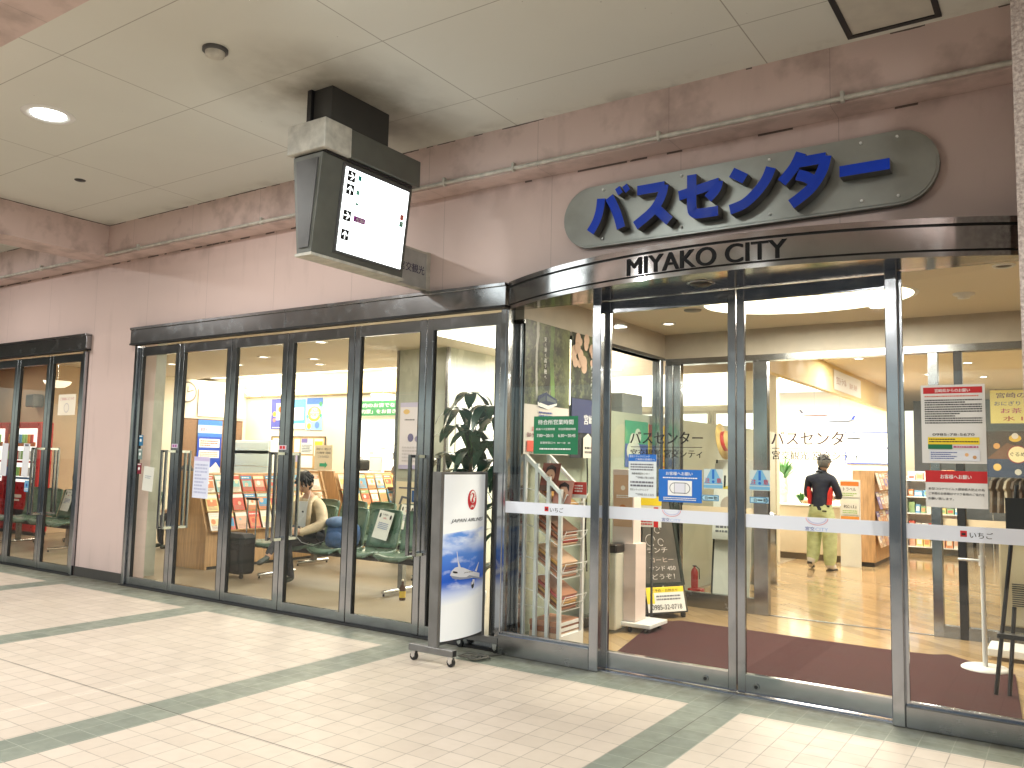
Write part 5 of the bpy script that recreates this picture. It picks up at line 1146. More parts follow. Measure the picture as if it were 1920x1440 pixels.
# back wall posters
BW = 12.585
poster('travel_poster', 'blue and yellow travel poster leftmost of three on the back wall', 'poster', (-15.02, BW, 2.12), .56, .68, [('r', .3, .3, .8, .85, WT), ('c', .52, .65, .12, C(230, 120, 50)), ('c', .2, .5, .1, YELP), ('c', .2, .3, .08, C(220, 130, 110)), ('l', .1, .03, .7, .08, 1, WT)], C(80, 85, 170))
poster('travel_poster', 'sky blue poster with a blank white middle on the back wall', 'poster', (-14.36, BW, 2.12), .45, .66, [('r', .0, .0, 1, .18, C(225, 235, 240)), ('r', .1, .3, .9, .72, WT)], C(90, 170, 220))
poster('sports_poster', 'colourful sports poster with a yellow oval rightmost on the back wall', 'poster', (-13.87, BW, 2.10), .50, .70, [('r', 0, .8, 1, 1, C(60, 100, 170)), ('c', .5, .5, .42, C(245, 200, 60), .33), ('c', .5, .52, .3, C(245, 235, 200), .25), ('t', 'MIYAZAKI', .5, .55, .1, C(230, 120, 50), .75, 'c', .03), ('t', 'SPORTS', .5, .42, .1, C(230, 90, 60), .65, 'c', .03), ('c', .2, .12, .13, C(240, 190, 60)), ('c', .7, .15, .15, C(90, 130, 210)), ('c', .88, .45, .08, C(80, 170, 110)), ('c', .1, .42, .08, C(80, 190, 170)), ('c', .88, .8, .1, C(60, 130, 90))], C(140, 190, 225))
poster('pinboard', 'tan pinboard crowded with leaflets on the back wall', 'notice board', (-14.98, BW, 1.26), 1.75, .70, [('r', 0, .0, .02, 1, K), ('r', .98, 0, 1, 1, K), ('r', 0, .97, 1, 1, K), ('r', .04, .35, .16, .93, WHITEP), ('r', .44, .5, .54, .92, C(235, 235, 240)), ('r', .44, .2, .54, .46, C(170, 160, 195)), ('r', .56, .45, .78, .93, C(205, 215, 215)), ('r', .57, .8, .68, .93, C(120, 110, 180)), ('r', .56, .03, .78, .4, C(225, 232, 238)), ('r', .8, .4, .96, .93, C(225, 225, 215)), ('r', .81, .7, .95, .85, YELP), ('l', .58, .5, .76, .75, 5, GREYT), ('l', .05, .4, .15, .9, 6, C(190, 190, 190))], C(200, 165, 115))
t_ = thing('ticket_counter_sign', 'green hanging sign about reservation slips over the ticket counter', 'sign', (-12.35, 12.42, 2.38))
sheet([('t', '予約のお済でない方は', .52, .56, .28, WT, .85, 'c', .02), ('t', '「予約票」をお書き下さい', .5, .14, .28, WT, .9, 'c', .02)], 1.75, .30, C(45, 125, 75)).build('sign_board', t_); MB().cyl((.1, .002, .3), (.1, .002, .77), .004, K, n=6).cyl((1.6, .002, .3), (1.6, .002, .77), .004, K, n=6).build('hanger', t_)
poster('reservation_sign', 'small square green sign below the reservation sign', 'sign', (-11.42, 12.56, 1.92), .42, .36, [('c', .25, .68, .13, WT, .1), ('t', '高速', .7, .6, .18, WT, .45), ('t', '宮崎・福岡', .5, .2, .16, WT, .8)], C(35, 120, 75))
t_ = thing('ticket_window', 'bright backlit ticket window below the green sign', 'ticket window', (-12.45, 12.56, 1.0)); MB().box(0, -.02, 0, 2.2, .02, 1.30, L_BACK).build('frosted_pane', t_); MB().box(-.03, -.04, -.04, 2.23, .03, 0, WOOD).build('ledge', t_)
m_ = MB();
for i in range(6): m_.box(.25+.3*i, -.03, .5+.1*(i % 3), .37+.3*i, -.021, .55+.1*(i % 3), C(200, 200, 205))
m_.box(.55, -.03, .25, .9, -.021, .55, C(170, 175, 180)).box(.57, -.031, .27, .88, -.0301, .53, WHITEP).build('pasted_notices', t_)
t_ = thing('writing_desk', 'dark wood writing desk in front of the ticket window', 'desk', (-10.35, 10.9, 0)); MB().box(0, 0, .98, .9, .5, 1.03, DARKWOOD, ch=.005).build('desk_top', t_)
for x, y in ((.03, .03), (.82, .03), (.03, .42), (.82, .42)): MB().box(x, y, 0, x+.06, y+.06, .98, DARKWOOD).build('leg', t_)
poster('service_poster', 'pale lavender framed poster on the front of the marble pier', 'poster', (-8.27, 9.335, 1.38), .62, .98, [('r', 0, .93, 1, 1, C(195, 190, 220)), ('c', .2, .86, .1, C(225, 190, 120), .06), ('l', .15, .72, .85, .76, 1, GREYT), ('c', .65, .64, .12, C(235, 220, 190), .04), ('c', .35, .47, .09, C(110, 105, 150), .1), ('c', .55, .45, .07, C(150, 145, 180)), ('c', .75, .46, .07, C(130, 120, 160)), ('l', .1, .1, .85, .35, 5, C(200, 195, 205)), ('r', 0, 0, 1, .06, C(185, 180, 215))], C(225, 220, 230))
poster('white_board', 'blank white framed board on the side of the marble pier', 'board', (-7.385, 9.55, 1.35), 1.15, 1.05, [('r', .02, .02, .98, .98, WHITEP)], C(170, 165, 160), RX, th=.015)
t_ = thing('wheelchair_sign', 'cream board with a blue wheelchair style picture below the pier poster', 'sign', (-8.27, 9.30, .78)); sheet([('r', .55, .3, .85, .7, C(40, 90, 150)), ('p', [(.1, .2), (.2, .5), (.5, .45), (.5, .38), (.25, .42), (.18, .2)], GREYT), ('r', .1, .75, .7, .8, GREYT)], .55, .42, C(235, 220, 190)).build('sign_board', t_); MB().box(.25, .001, -.78, .30, .03, 0, GREYT).build('post', t_)
t_ = thing('glass_cabinet', 'white cabinet with bluish glass doors in the far corner', 'cabinet', (-15.6, 12.0, 0)); MB().box(0, 0, 0, 1.3, .55, 1.85, WHITE, ch=.01).build('cabinet_body', t_)
for z in (.95, 1.3, 1.56): MB().box(.05, -.015, z, 1.25, -.001, z+(.33 if z < 1.5 else .24), C(205, 225, 232, r=.2)).build('cabinet_door', t_)
# lamps of the waiting room
WL = 'paired downlights in the waiting room ceiling and two added ones'
for i, (px, py) in enumerate(((-8.35, 7.8), (-8.75, 8.15), (-11.0, 9.0), (-10.9, 10.15), (-10.4, 9.55), (-5.9, 7.8), (-6.15, 8.15), (-5.85, 8.75), (-6.2, 9.1), (-10.9, 7.4), (-12.6, 7.9), (-12.4, 9.6), (-8.7, 10.6), (-13.5, 9.0), (-7.2, 6.9), (-15.2, 7.0), (-17.0, 7.1))):  # the last two are added to brighten the vending room
    downlight(px, py, 3.15, .10, 'downlight', 'small warm downlight in the waiting room ceiling, the last two added', 'ceiling light', 15, WL, L_WARM, (1, .88, .70), .3)
t_ = thing('cove_light', 'long glowing cove recess across the waiting room ceiling', 'cove light', (-10, 11.8, 3.35)); MB().box(-7, -.68, -.02, 6, .70, -.001, L_COVE).build('diffuser', t_)
area('lamp_light', (0, 0, -.06), 12, 1.2, 300, (1, .90, .72), t_)
for i, (x, y, z, lb) in enumerate(((-14.9, 12.0, 2.92, 'glowing bowl lamp above the leftmost travel poster'), (-13.9, 12.0, 2.92, 'glowing bowl lamp above the sports poster'), (-15.0, 7.75, 2.75, 'cream bowl lamp hanging near the vending machines'), (-11.2, 12.1, 2.75, 'glowing bowl lamp over the ticket window'), (-7.3, 11.9, 2.65, 'glowing bowl lamp seen past the marble pier'))):
    t2 = thing('bowl_lamp', lb, 'lamp', (x, y, z)); MB().lathe([(.001, -.10), (.12, -.085), (.2, -.035), (.23, .02), (.001, .02)], L_WARM if i != 2 else lamp_mat('dim_bowl', (1, .85, .6), 1.2), n=24).build('bowl', t2); MB().cyl((0, 0, .02), (0, 0, 3.15-z if y < 11 else 3.33-z), .008, CHROME, n=8).build('rod', t2)
# vending machines
def vend(x, label, seed):
    t = thing('vending_machine', label, 'vending machine', (x, 7.75, 0)); rv = random.Random(seed)
    MB().box(0, 0, .06, 1.1, .26, 2.05, RED, ch=.02).box(.03, .03, 0, 1.07, .25, .06, BLACKM).build('cabinet', t)
    MB().box(.07, -.012, .95, 1.03, -.001, 1.93, L_BACK).build('display_window', t)
    m1 = MB().box(.08, -.018, 1.60, 1.02, -.013, 1.68, C(225, 130, 60)).box(.08, -.018, 1.30, 1.02, -.013, 1.34, C(200, 60, 50)).box(.08, -.018, 1.0, 1.02, -.013, 1.04, C(110, 150, 210)); m1.build('price_strip', t)
    dk = MB()
    for r_ in range(3):
        for i in range(9): cc = C(*rv.choice([(230, 150, 50), (60, 90, 180), (120, 80, 50), (210, 215, 220), (90, 160, 220), (200, 50, 40), (150, 200, 120)])); dk.cyl((.14+.1*i, -.045, 1.06+.3*r_), (.14+.1*i, -.045, 1.22+.3*r_), .028, cc, n=10)
    dk.build('drink_samples', t)
    MB().box(.15, -.02, .25, .75, -.001, .45, BLACKM).box(.82, -.025, .55, .98, -.001, .85, MIDGREY).build('delivery_slot', t)
    MB().box(.16, -.006, .66, .62, -.001, .72, WT).box(.22, -.006, .60, .55, -.001, .635, WT).cyl((.3, -.006, .83), (.3, -.001, .83), .05, WT).build('front_emblem', t)
vend(-16.6, 'red drinks machine nearer the pier with cans behind a lit window', 1); vend(-17.8, 'red drinks machine standing against the edge of the picture', 2)
t_ = thing('white_dispenser', 'white cabinet with a red headed card beside the vending machines', 'cabinet', (-14.35, 8.05, 0)); MB().box(0, 0, 0, .45, .4, 1.02, C(235, 222, 200), ch=.01).build('cabinet_body', t_); sheet([('r', 0, .5, 1, .9, C(225, 75, 55)), ('l', .1, .1, .9, .4, 2, GREYT)], .42, .42, WHITEP).build('card', t_, (.015, -.01, 1.03))
o = MB().box(0, 0, 0, .3, .2, .24, MIDGREY, ch=.02).build('wall_speaker', loc=(-16.5, 7.94, 2.35)); tag(o, 'small dark box fixed high on the ochre wall', 'speaker')
# pachira plant
t_ = thing('potted_pachira', 'tall potted plant with big dark drooping leaves behind the light box', 'plant', (-4.72, 6.35, 0)); rp = random.Random(21)
MB().lathe([(.001, 0), (.14, 0), (.18, .32), (.165, .32), (.15, .28), (.001, .28)], WHITE, n=24).build('pot', t_)
MB().tube([(0, 0, .25), (.02, .01, .8), (-.01, 0, 1.3), (.01, .01, 1.75)], .03, STEMM, 10, rs=[.035, .03, .022, .01]).build('trunk', t_)
def leaflet(mb, p, d, L, wd, droop, m):
    d = Vector(d).normalized(); s_ = d.cross(Vector((0, 0, 1))).normalized(); vs = []; n = 7
    for k in range(n+1):
        u = k/n; c = Vector(p)+d*(L*u*(1-.25*droop*u))+Vector((0, 0, -droop*L*u*u)); ww = wd*math.sin(math.pi*min(1, u*.9+.06))**.8
        vs += [c+s_*ww+Vector((0, 0, .012*u)), c, c-s_*ww+Vector((0, 0, .012*u))]
    fs = []
    for k in range(n): a_ = 3*k; fs += [(a_, a_+1, a_+4, a_+3), (a_+1, a_+2, a_+5, a_+4)]
    mb.add([v[:] for v in vs], fs, m, True)
lf = MB(); pt = MB()
heads = [(.0, -.02, 2.18), (-.12, -.05, 2.02), (.16, .02, 2.05), (.30, .05, 1.95), (-.18, .0, 1.86), (.08, -.1, 1.82), (.26, -.08, 1.72), (-.02, .05, 1.66), (-.24, .02, 1.60), (.2, .1, 1.55), (.34, -.02, 1.5), (-.1, -.05, 1.45), (.12, -.12, 1.3), (.36, .0, .9), (.3, .1, .6), (-.1, .1, 1.1), (.38, -.05, 1.15)]
for hx, hy, hz in heads:
    pt.tube([(0, 0, max(.5, hz-.35)), (hx*.5, hy*.5, hz-.08), (hx, hy, hz)], .005, LEAF2, 6)
    a0 = rp.uniform(0, 6.28)
    for k in range(6):
        a_ = a0+k*1.047+rp.uniform(-.2, .2); leaflet(lf, (hx, hy, hz), (math.cos(a_), math.sin(a_), rp.uniform(-.1, .35)), rp.uniform(.24, .36), rp.uniform(.045, .065), rp.uniform(.5, 1.1), LEAF)
lf.build('foliage', t_); pt.build('petiole', t_)
t_ = thing('pink_orchid', 'pink orchid with arching blossoms beside the light box', 'plant', (-4.45, 6.62, 0)); MB().lathe([(.001, 0), (.12, 0), (.14, .9), (.1, .95), (.001, .95)], WHITE, n=20).build('pedestal_pot', t_)
st = MB().tube([(0, 0, .95), (-.02, 0, 1.35), (.03, -.04, 1.55), (.1, -.08, 1.45)], .005, LEAF2, 6); fl = MB(); PK = C(225, 150, 190)
for p in ((-.02, -.01, 1.35), (0, -.03, 1.45), (.03, -.05, 1.55), (.07, -.07, 1.5), (.1, -.09, 1.42), (-.03, -.02, 1.28)):
    for q_ in range(5): an = q_*1.2566; fl.ball((p[0]+.032*math.cos(an), p[1]-.01, p[2]+.032*math.sin(an)), (.026, .007, .026), PK, 8, 5)
    fl.ball((p[0], p[1]-.02, p[2]), .01, C(190, 50, 110), 6, 4)
st.build('stem', t_); fl.build('blossom', t_)

#PEOPLE
# ================================================================== PEOPLE
SKIN = mat('skin', (.56, .33, .22), .5); HAIRK = mat('black_hair', (.010, .009, .009), .45, noise=.3, nscale=60, bump=.6, bscale=200); HAIRG = mat('greying_hair', (.10, .095, .09), .55, noise=.4, nscale=60, bump=.6, bscale=200)
def cloth(name, c, r=.85): return mat(name, c, r, noise=.22, nscale=9, bump=.38, bscale=9, bdist=.03, stretch=(1, 1, 1.8))
def person(label, cat, loc, rz, J, E, head, hair, hairmat, extra=None, group=None, look=0.0, tilt=0.0, hs=1.06):
    """J: name -> (x,y,z,radius,radius2); E: (a, b, material). One skinned body surface, materials by nearest bone."""
    names = list(J); idx = {n: i for i, n in enumerate(names)}
    me = bpy.data.meshes.new('b'); me.from_pydata([J[n][:3] for n in names], [(idx[a], idx[b]) for a, b, _ in E], [])
    ob = bpy.data.objects.new('b', me); COL.objects.link(ob)
    sk = ob.modifiers.new('s', 'SKIN'); sk.use_smooth_shade = True; sk.branch_smoothing = .4
    for i, n in enumerate(names):
        v = me.skin_vertices[0].data[i]; j = J[n]; v.radius = (j[3], j[4] if len(j) > 4 else j[3]); v.use_root = (n == 'pelvis')
    sb = ob.modifiers.new('d', 'SUBSURF'); sb.levels = sb.render_levels = 2
    bpy.context.view_layer.update()
    em = ob.evaluated_get(bpy.context.evaluated_depsgraph_get()).to_mesh()
    V = [v.co.copy() for v in em.vertices]; F = [tuple(p.vertices) for p in em.polygons]
    bpy.data.objects.remove(ob); bpy.data.meshes.remove(me)
    mb = MB(); segs = [(Vector(J[a][:3]), Vector(J[b][:3]), mm, (J[a][3]+J[b][3])/2) for a, b, mm in E]
    mb.v = [v[:] for v in V]
    for f in F:
        c = sum((V[i] for i in f), Vector())/len(f); best = None
        for a, b, mm, r in segs:
            d = b-a; t = max(0, min(1, (c-a).dot(d)/max(1e-9, d.dot(d)))); q_ = (c-(a+d*t)).length-r*.6
            if best is None or q_ < best[0]: best = (q_, mm)
        mb.f.append(f); mb.mi.append(mb.mid(best[1])); mb.sm.append(True)
    # head: shaped ellipsoid with nose, ears, eyes, mouth, joined to the same mesh. Face looks to -y of the head frame
    H = Matrix.Translation(head) @ Matrix.Scale(hs, 4) @ Matrix.Rotation(look, 4, 'Z') @ Matrix.Rotation(tilt, 4, 'X')
    hv = MB().ball((0, 0, 0), (.076, .096, .112), SKIN, 20, 14)
    hv.v = [(x*(1-.32*max(0, -z/.112)**1.5), y*(1-.12*max(0, -z/.112)), z) for x, y, z in hv.v]
    hv.prism([(-.012, -.028), (.012, -.028), (.005, .02), (-.005, .02)], -.118, -.085, SKIN)
    for s_ in (-1, 1):
        hv.ball((s_*.078, .008, -.005), (.010, .020, .030), SKIN, 8, 6); hv.ball((s_*.030, -.086, .006), (.013, .008, .007), WT, 8, 5); hv.ball((s_*.030, -.092, .006), (.006, .005, .006), K, 8, 5)
        hv.box(s_*.03-.014, -.093, .024, s_*.03+.014, -.086, .0265, hairmat)
    hv.box(-.018, -.0885, -.056, .018, -.080, -.051, C(165, 95, 85))
    for v, f, mi, sm in ((hv.v, hv.f, hv.mi, hv.sm),):
        o_ = len(mb.v); mb.v += [(H @ Vector(p))[:] for p in v]
        for ff, m_, s2 in zip(f, mi, sm): mb.f.append(tuple(o_+i for i in ff)); mb.mi.append(mb.mid(hv.mats[m_])); mb.sm.append(s2)
    body = mb.build('person', None, loc, rz); tag(body, label, cat, group)
    hb = MB(); rh = random.Random(5)
    cap = MB().ball((0, .012, .018), (.088, .104, .112), hairmat, 24, 16)
    vs = []
    for x, y, z in cap.v:
        fr_ = max(0, -(y+.01)/.1); lim = .045+.02*math.sin(x*90) if hair == 'short' else .03+.015*math.sin(x*110)
        n_ = 1+.05*math.sin(37*x+21*z)*math.cos(29*y)
        if fr_ > .12 and z < lim: y = max(y, -.078); z = max(z, lim) if fr_ > .3 else z; 
        low = -.075 if hair == 'short' else -.09
        if z < low: z = low; 
        if abs(x) > .07 and z < -.01 and y < .03: x *= .86
        vs.append((x*n_, y*n_, z))
    cap.v = vs
    for k in range(46):
        a_ = rh.uniform(0, 6.283); el = rh.uniform(.15, 1.2); px, py, pz = .086*math.cos(a_)*math.cos(el), .012+.102*math.sin(a_)*math.cos(el), .018+.11*math.sin(el)
        d_ = Vector((px, py-.01, 0)).normalized() if (px or py) else Vector((0, -1, 0)); L_ = rh.uniform(.03, .055)
        if hairmat is HAIRG: L_ *= .6
        cap.tube([(px, py, pz), (px+d_.x*.012, py+d_.y*.012, pz-L_*.5), (px+d_.x*.006, py+d_.y*.006, pz-L_)], .01, hairmat, 5, rs=[.013, .012, .003])
    cap.v = [(H @ Vector(p))[:] for p in cap.v]; cap.build('hair', body)
    if extra: extra(body, H)
    return body
def hand(J, E, nm, w, d, side, m, spread=(0, 0, 1), curl=.5, par=None):
    """palm + five finger chains from wrist w along direction d; spread: direction across the palm"""
    d = Vector(d).normalized(); s_ = Vector(spread).normalized(); n_ = d.cross(s_).normalized()*side; w = Vector(w)
    J[nm+'palm'] = (*(w+d*.055), .026, .018); E.append((par, nm+'palm', m))
    for k, (o_, L) in enumerate(((-.027, .062), (-.009, .075), (.009, .070), (.026, .055))):
        a_ = w+d*.085+s_*o_; b_ = a_+(d*(1-curl*.3)+n_*curl*.5).normalized()*L*.5; c_ = b_+(d*(1-curl)+n_*curl).normalized()*L*.5
        J[nm+'a%d' % k] = (*a_, .009); J[nm+'b%d' % k] = (*b_, .008); J[nm+'c%d' % k] = (*c_, .007)
        E += [(nm+'palm', nm+'a%d' % k, m), (nm+'a%d' % k, nm+'b%d' % k, m), (nm+'b%d' % k, nm+'c%d' % k, m)]
    t1 = w+d*.035-s_*.035+n_*.01; t2 = t1+(d*.7-s_*.3+n_*.5).normalized()*.035
    J[nm+'t1'] = (*t1, .011); J[nm+'t2'] = (*t2, .008); E += [(nm+'palm', nm+'t1', m), (nm+'t1', nm+'t2', m)]

# seated man in the beige coat: bench seat at z .44, looking down at a phone; faces -y
BEIGE = cloth('beige_coat_cloth', (.70, .56, .38)); WTEE = mat('white_tshirt_cloth', (.86, .85, .82), .8); JEAN = cloth('charcoal_trouser_cloth', (.03, .033, .042)); SHOE = mat('dark_green_shoe', (.035, .045, .035), .5, noise=.3)
J = {'pelvis': (0, .10, .52, .15, .12), 'belly': (0, .07, .68, .145, .11), 'chest': (0, .0, .86, .165, .115), 'upper': (0, -.03, .97, .135, .095), 'neck': (0, -.05, 1.05, .055), 'skull': (0, -.075, 1.12, .05),
 'shl': (-.165, -.01, .95, .088), 'ell': (-.245, -.09, .70, .078), 'wrl': (-.10, -.27, .62, .048), 'shr': (.165, -.01, .95, .088), 'elr': (.255, -.08, .70, .078), 'wrr': (.10, -.28, .62, .048),
 'hl': (-.095, .08, .50, .095), 'kl': (-.07, -.36, .50, .072), 'al': (-.03, -.30, .11, .048), 'hel': (-.03, -.26, .055, .04), 'tol': (-.04, -.46, .04, .042, .032),
 'hr': (.095, .08, .51, .095), 'kr': (-.02, -.40, .66, .072), 'ar': (.0, -.74, .42, .045), 'her': (.0, -.76, .35, .038), 'tor': (-.0, -.93, .30, .042, .032)}
E = [('pelvis', 'belly', BEIGE), ('belly', 'chest', BEIGE), ('chest', 'upper', BEIGE), ('upper', 'neck', SKIN), ('neck', 'skull', SKIN), ('upper', 'shl', BEIGE), ('shl', 'ell', BEIGE), ('ell', 'wrl', BEIGE), ('upper', 'shr', BEIGE), ('shr', 'elr', BEIGE), ('elr', 'wrr', BEIGE),
 ('pelvis', 'hl', JEAN), ('hl', 'kl', JEAN), ('kl', 'al', JEAN), ('al', 'hel', SHOE), ('hel', 'tol', SHOE), ('pelvis', 'hr', JEAN), ('hr', 'kr', JEAN), ('kr', 'ar', JEAN), ('ar', 'her', SKIN), ('her', 'tor', SHOE)]
hand(J, E, 'lh', (-.09, -.29, .62), (.45, -.8, .05), 1, SKIN, (0, .1, 1), .6, 'wrl'); hand(J, E, 'rh', (.09, -.30, .62), (-.45, -.8, .05), -1, SKIN, (0, .1, 1), .6, 'wrr')
def ex(b, H):
    MB().prism([(-.055, .56), (.055, .56), (.085, .80), (.07, .98), (-.07, .98), (-.085, .80)], -.148, -.10, WTEE).box(-.012, -.152, .845, .012, -.148, .865, K).build('tshirt', b)
    ft = MB()
    for s_ in (-1, 1): ft.tube([(s_*.10, -.02, 1.03), (s_*.095, -.13, .98), (s_*.10, -.155, .86), (s_*.085, -.16, .62)], .0, BEIGE, 8, rs=[.03, .028, .03, .026])
    ft.tube([(-.11, -.01, 1.02), (-.08, .06, 1.05), (0, .09, 1.06), (.08, .06, 1.05), (.11, -.01, 1.02)], .034, BEIGE, 10); ft.build('coat_collar', b)
    MB().box(-.035, -.40, .645, .035, -.33, .655, BLACKP, M=Matrix.Rotation(R(12), 4, 'X')).build('phone', b)
    MB().tube([(.07, -.10, 1.10), (.06, -.15, .95), (.05, -.2, .8), (.0, -.34, .66)], .0025, WT, 5).tube([(.0, -.36, .64), (.12, -.30, .50), (.20, -.2, .46), (.26, -.05, .50)], .003, WT, 5).build('earphone_cord', b)
person('seated man in a beige coat bending over his phone with crossed legs', 'person', (-7.93, 7.33, 0), R(10), J, E, (0, -.135, 1.205), 'short', HAIRK, ex, tilt=R(24), look=R(8), hs=1.16)

# standing man seen from behind, walking into the bus centre; faces +y
NAVYC = cloth('navy_jacket_cloth', (.010, .014, .032), .6); PALEG = cloth('pale_green_trouser_cloth', (.50, .55, .29)); REDC = cloth('red_jacket_panel', (.62, .03, .02)); CRM = mat('cream_shoe', (.66, .60, .55), .6)
J = {'pelvis': (0, 0, .93, .155, .115), 'belly': (0, .0, 1.06, .15, .115), 'chest': (0, .02, 1.26, .175, .125), 'upper': (0, .0, 1.40, .14, .10), 'neck': (0, .03, 1.48, .055), 'skull': (.02, .055, 1.54, .05),
 'shl': (-.175, .0, 1.37, .072), 'ell': (-.245, .08, 1.10, .055), 'wrl': (-.13, .26, 1.06, .036), 'shr': (.175, .0, 1.37, .072), 'elr': (.25, .08, 1.10, .055), 'wrr': (.14, .27, 1.08, .036),
 'hl': (-.095, 0, .86, .135), 'kl': (-.125, .06, .50, .115), 'al': (-.135, -.0, .15, .10), 'hel': (-.15, -.07, .11, .055), 'tol': (-.19, .09, .05, .06, .042),
 'hr': (.095, 0, .86, .135), 'kr': (.12, .02, .49, .115), 'ar': (.125, -.0, .12, .10), 'her': (.125, -.03, .05, .055), 'tor': (.14, .17, .045, .06, .042)}
E = [('pelvis', 'belly', NAVYC), ('belly', 'chest', NAVYC), ('chest', 'upper', NAVYC), ('upper', 'neck', NAVYC), ('neck', 'skull', SKIN), ('upper', 'shl', NAVYC), ('shl', 'ell', NAVYC), ('ell', 'wrl', NAVYC), ('upper', 'shr', NAVYC), ('shr', 'elr', NAVYC), ('elr', 'wrr', NAVYC),
 ('pelvis', 'hl', PALEG), ('hl', 'kl', PALEG), ('kl', 'al', PALEG), ('al', 'hel', CRM), ('hel', 'tol', CRM), ('pelvis', 'hr', PALEG), ('hr', 'kr', PALEG), ('kr', 'ar', PALEG), ('ar', 'her', CRM), ('her', 'tor', CRM)]
hand(J, E, 'lh', (-.12, .28, 1.06), (.7, .7, 0), 1, SKIN, (0, 0, 1), .5, 'wrl'); hand(J, E, 'rh', (.13, .29, 1.08), (-.7, .7, 0), -1, SKIN, (0, 0, 1), .5, 'wrr')
def ex(b, H):
    mb = MB()
    for s_ in (-1, 1): mb.prism([(s_*.120, .98), (s_*.158, .98), (s_*.178, 1.2), (s_*.168, 1.24), (s_*.135, 1.15)] if s_ > 0 else [(s_*.120, .98), (s_*.135, 1.15), (s_*.168, 1.24), (s_*.178, 1.2), (s_*.158, .98)], -.105, .02, REDC)
    mb.build('red_side_panel', b)
    DS = mat('dark_shoe_sole', (.03, .025, .022), .7)
    MB().prism([(.09, -.08), (.16, -.08), (.175, .04), (.185, .16), (.165, .215), (.12, .21), (.10, .10)], .001, .02, DS, 'z').build('shoe_sole', b)
    Ms = Matrix.Translation((-.165, .0, .085)) @ Matrix.Rotation(R(-22), 4, 'X') @ Matrix.Rotation(R(10), 4, 'Z'); MB().prism([(-.035, -.12), (.035, -.12), (.04, .0), (.045, .11), (.0, .16), (-.045, .11), (-.04, 0)], -.028, -.008, DS, 'z', Ms).build('shoe_sole', b)
    MB().tube([(-.15, -.075, .955), (0, -.10, .95), (.15, -.075, .955)], .012, NAVYC, 8).build('jacket_hem', b); MB().tube([(-.05, -.035, 1.47), (0, -.055, 1.485), (.05, -.035, 1.47)], .018, NAVYC, 8).build('jacket_collar', b); MB().box(.06, -.122, .875, .12, -.112, .895, K).build('belt_pouch', b)
person('standing man seen from behind in a navy jacket with red sides and pale green trousers', 'person', (-3.16, 13.15, 0), R(-6), J, E, (.03, .07, 1.60), 'short', HAIRG, ex, look=R(168), tilt=R(12))

def standing(label, loc, rz, top, legs, hm, sc_=1.0):
    J = {'pelvis': (0, 0, .92, .14, .11), 'belly': (0, .0, 1.06, .14, .11), 'chest': (0, .0, 1.24, .16, .115), 'upper': (0, .0, 1.37, .13, .095), 'neck': (0, -.01, 1.45, .052), 'skull': (0, -.02, 1.51, .05),
     'shl': (-.165, .0, 1.34, .066), 'ell': (-.215, .03, 1.08, .05), 'wrl': (-.19, -.10, .90, .034), 'shr': (.165, .0, 1.34, .066), 'elr': (.215, .02, 1.08, .05), 'wrr': (.17, -.15, .93, .034),
     'hl': (-.09, 0, .87, .1), 'kl': (-.095, -.01, .49, .072), 'al': (-.10, .02, .10, .05), 'hel': (-.10, .04, .05, .038), 'tol': (-.11, -.14, .035, .04, .03), 'hr': (.09, 0, .87, .1), 'kr': (.095, -.02, .49, .072), 'ar': (.10, .01, .10, .05), 'her': (.10, .03, .05, .038), 'tor': (.12, -.15, .035, .04, .03)}
    E = [('pelvis', 'belly', top), ('belly', 'chest', top), ('chest', 'upper', top), ('upper', 'neck', top), ('neck', 'skull', SKIN), ('upper', 'shl', top), ('shl', 'ell', top), ('ell', 'wrl', top), ('upper', 'shr', top), ('shr', 'elr', top), ('elr', 'wrr', top),
     ('pelvis', 'hl', legs), ('hl', 'kl', legs), ('kl', 'al', legs), ('al', 'hel', SHOE), ('hel', 'tol', SHOE), ('pelvis', 'hr', legs), ('hr', 'kr', legs), ('kr', 'ar', legs), ('ar', 'her', SHOE), ('her', 'tor', SHOE)]
    hand(J, E, 'lh', (-.185, -.115, .88), (.1, -.5, -.8), 1, SKIN, (0, 1, -.3), .5, 'wrl'); hand(J, E, 'rh', (.165, -.165, .91), (-.1, -.5, -.8), -1, SKIN, (0, 1, -.3), .5, 'wrr')
    return person(label, 'person', loc, rz, J, E, (0, -.03, 1.575), 'short', hm)
standing('person in a grey brown coat standing at the ticket window beside the pier', (-10.08, 11.35, 0), R(150), cloth('grey_brown_coat', (.17, .14, .11)), cloth('dark_trousers_cloth', (.04, .04, .045)), HAIRG)
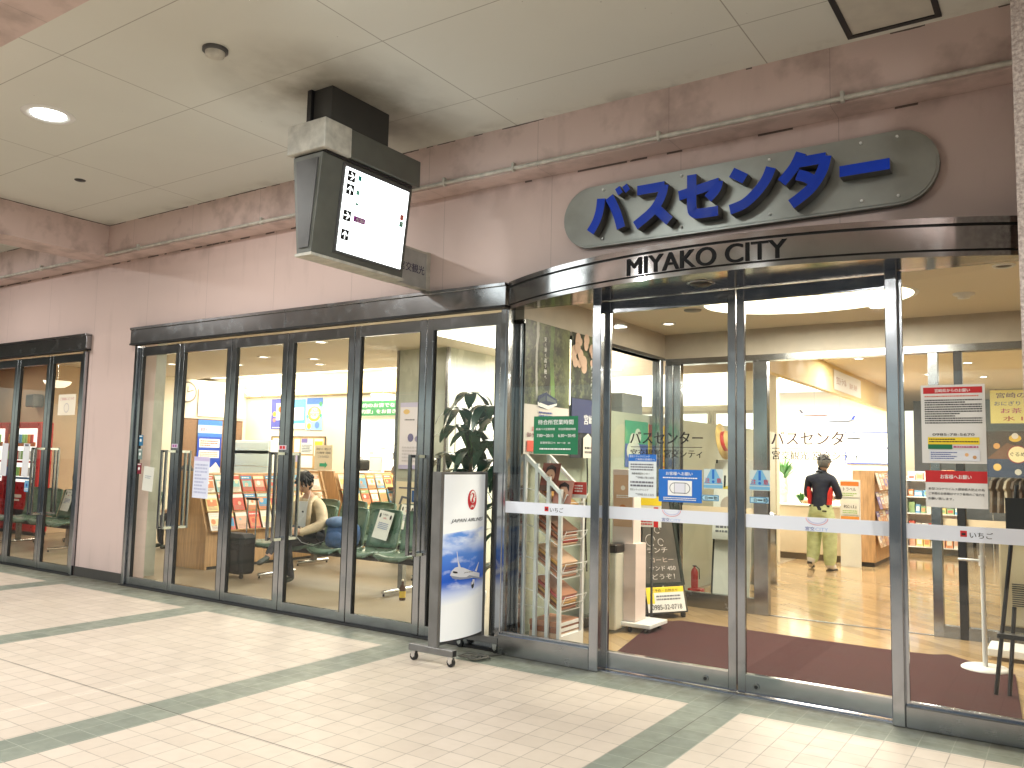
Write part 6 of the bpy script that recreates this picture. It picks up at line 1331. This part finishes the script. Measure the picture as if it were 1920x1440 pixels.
standing('person in dark clothes standing beyond the far bay next to the pier', (-13.75, 7.75, 0), R(60), cloth('black_coat_cloth', (.018, .018, .022)), cloth('black_trousers_cloth', (.018, .018, .02)), HAIRK)
CAMO = cloth('dark_olive_jacket', (.045, .045, .035))
J = {'pelvis': (0, .10, .52, .15, .12), 'belly': (0, .07, .68, .145, .11), 'chest': (0, .04, .86, .16, .115), 'upper': (0, .02, .98, .13, .095), 'neck': (0, .0, 1.06, .055), 'skull': (0, -.02, 1.13, .05),
 'shl': (-.165, .02, .96, .068), 'ell': (-.235, -.05, .72, .055), 'wrl': (-.12, -.25, .60, .036), 'shr': (.165, .02, .96, .068), 'elr': (.235, -.05, .72, .055), 'wrr': (.12, -.25, .60, .036),
 'hl': (-.095, .08, .50, .095), 'kl': (-.11, -.38, .50, .072), 'al': (-.12, -.36, .11, .048), 'hel': (-.12, -.32, .055, .04), 'tol': (-.13, -.52, .04, .042, .032), 'hr': (.095, .08, .50, .095), 'kr': (.11, -.38, .50, .072), 'ar': (.12, -.36, .11, .045), 'her': (.12, -.32, .055, .038), 'tor': (.13, -.52, .04, .042, .032)}
E = [('pelvis', 'belly', CAMO), ('belly', 'chest', CAMO), ('chest', 'upper', CAMO), ('upper', 'neck', CAMO), ('neck', 'skull', SKIN), ('upper', 'shl', CAMO), ('shl', 'ell', CAMO), ('ell', 'wrl', CAMO), ('upper', 'shr', CAMO), ('shr', 'elr', CAMO), ('elr', 'wrr', CAMO),
 ('pelvis', 'hl', JEAN), ('hl', 'kl', JEAN), ('kl', 'al', JEAN), ('al', 'hel', SHOE), ('hel', 'tol', SHOE), ('pelvis', 'hr', JEAN), ('hr', 'kr', JEAN), ('kr', 'ar', JEAN), ('ar', 'her', SHOE), ('her', 'tor', SHOE)]
hand(J, E, 'lh', (-.11, -.27, .60), (.3, -.8, 0), 1, SKIN, (0, 0, 1), .4, 'wrl'); hand(J, E, 'rh', (.11, -.27, .60), (-.3, -.8, 0), -1, SKIN, (0, 0, 1), .4, 'wrr')
person('elderly person in a dark olive jacket seated behind the first pair of door handles', 'person', (-12.2, 8.55, 0), 0, J, E, (0, -.04, 1.215), 'short', HAIRG)
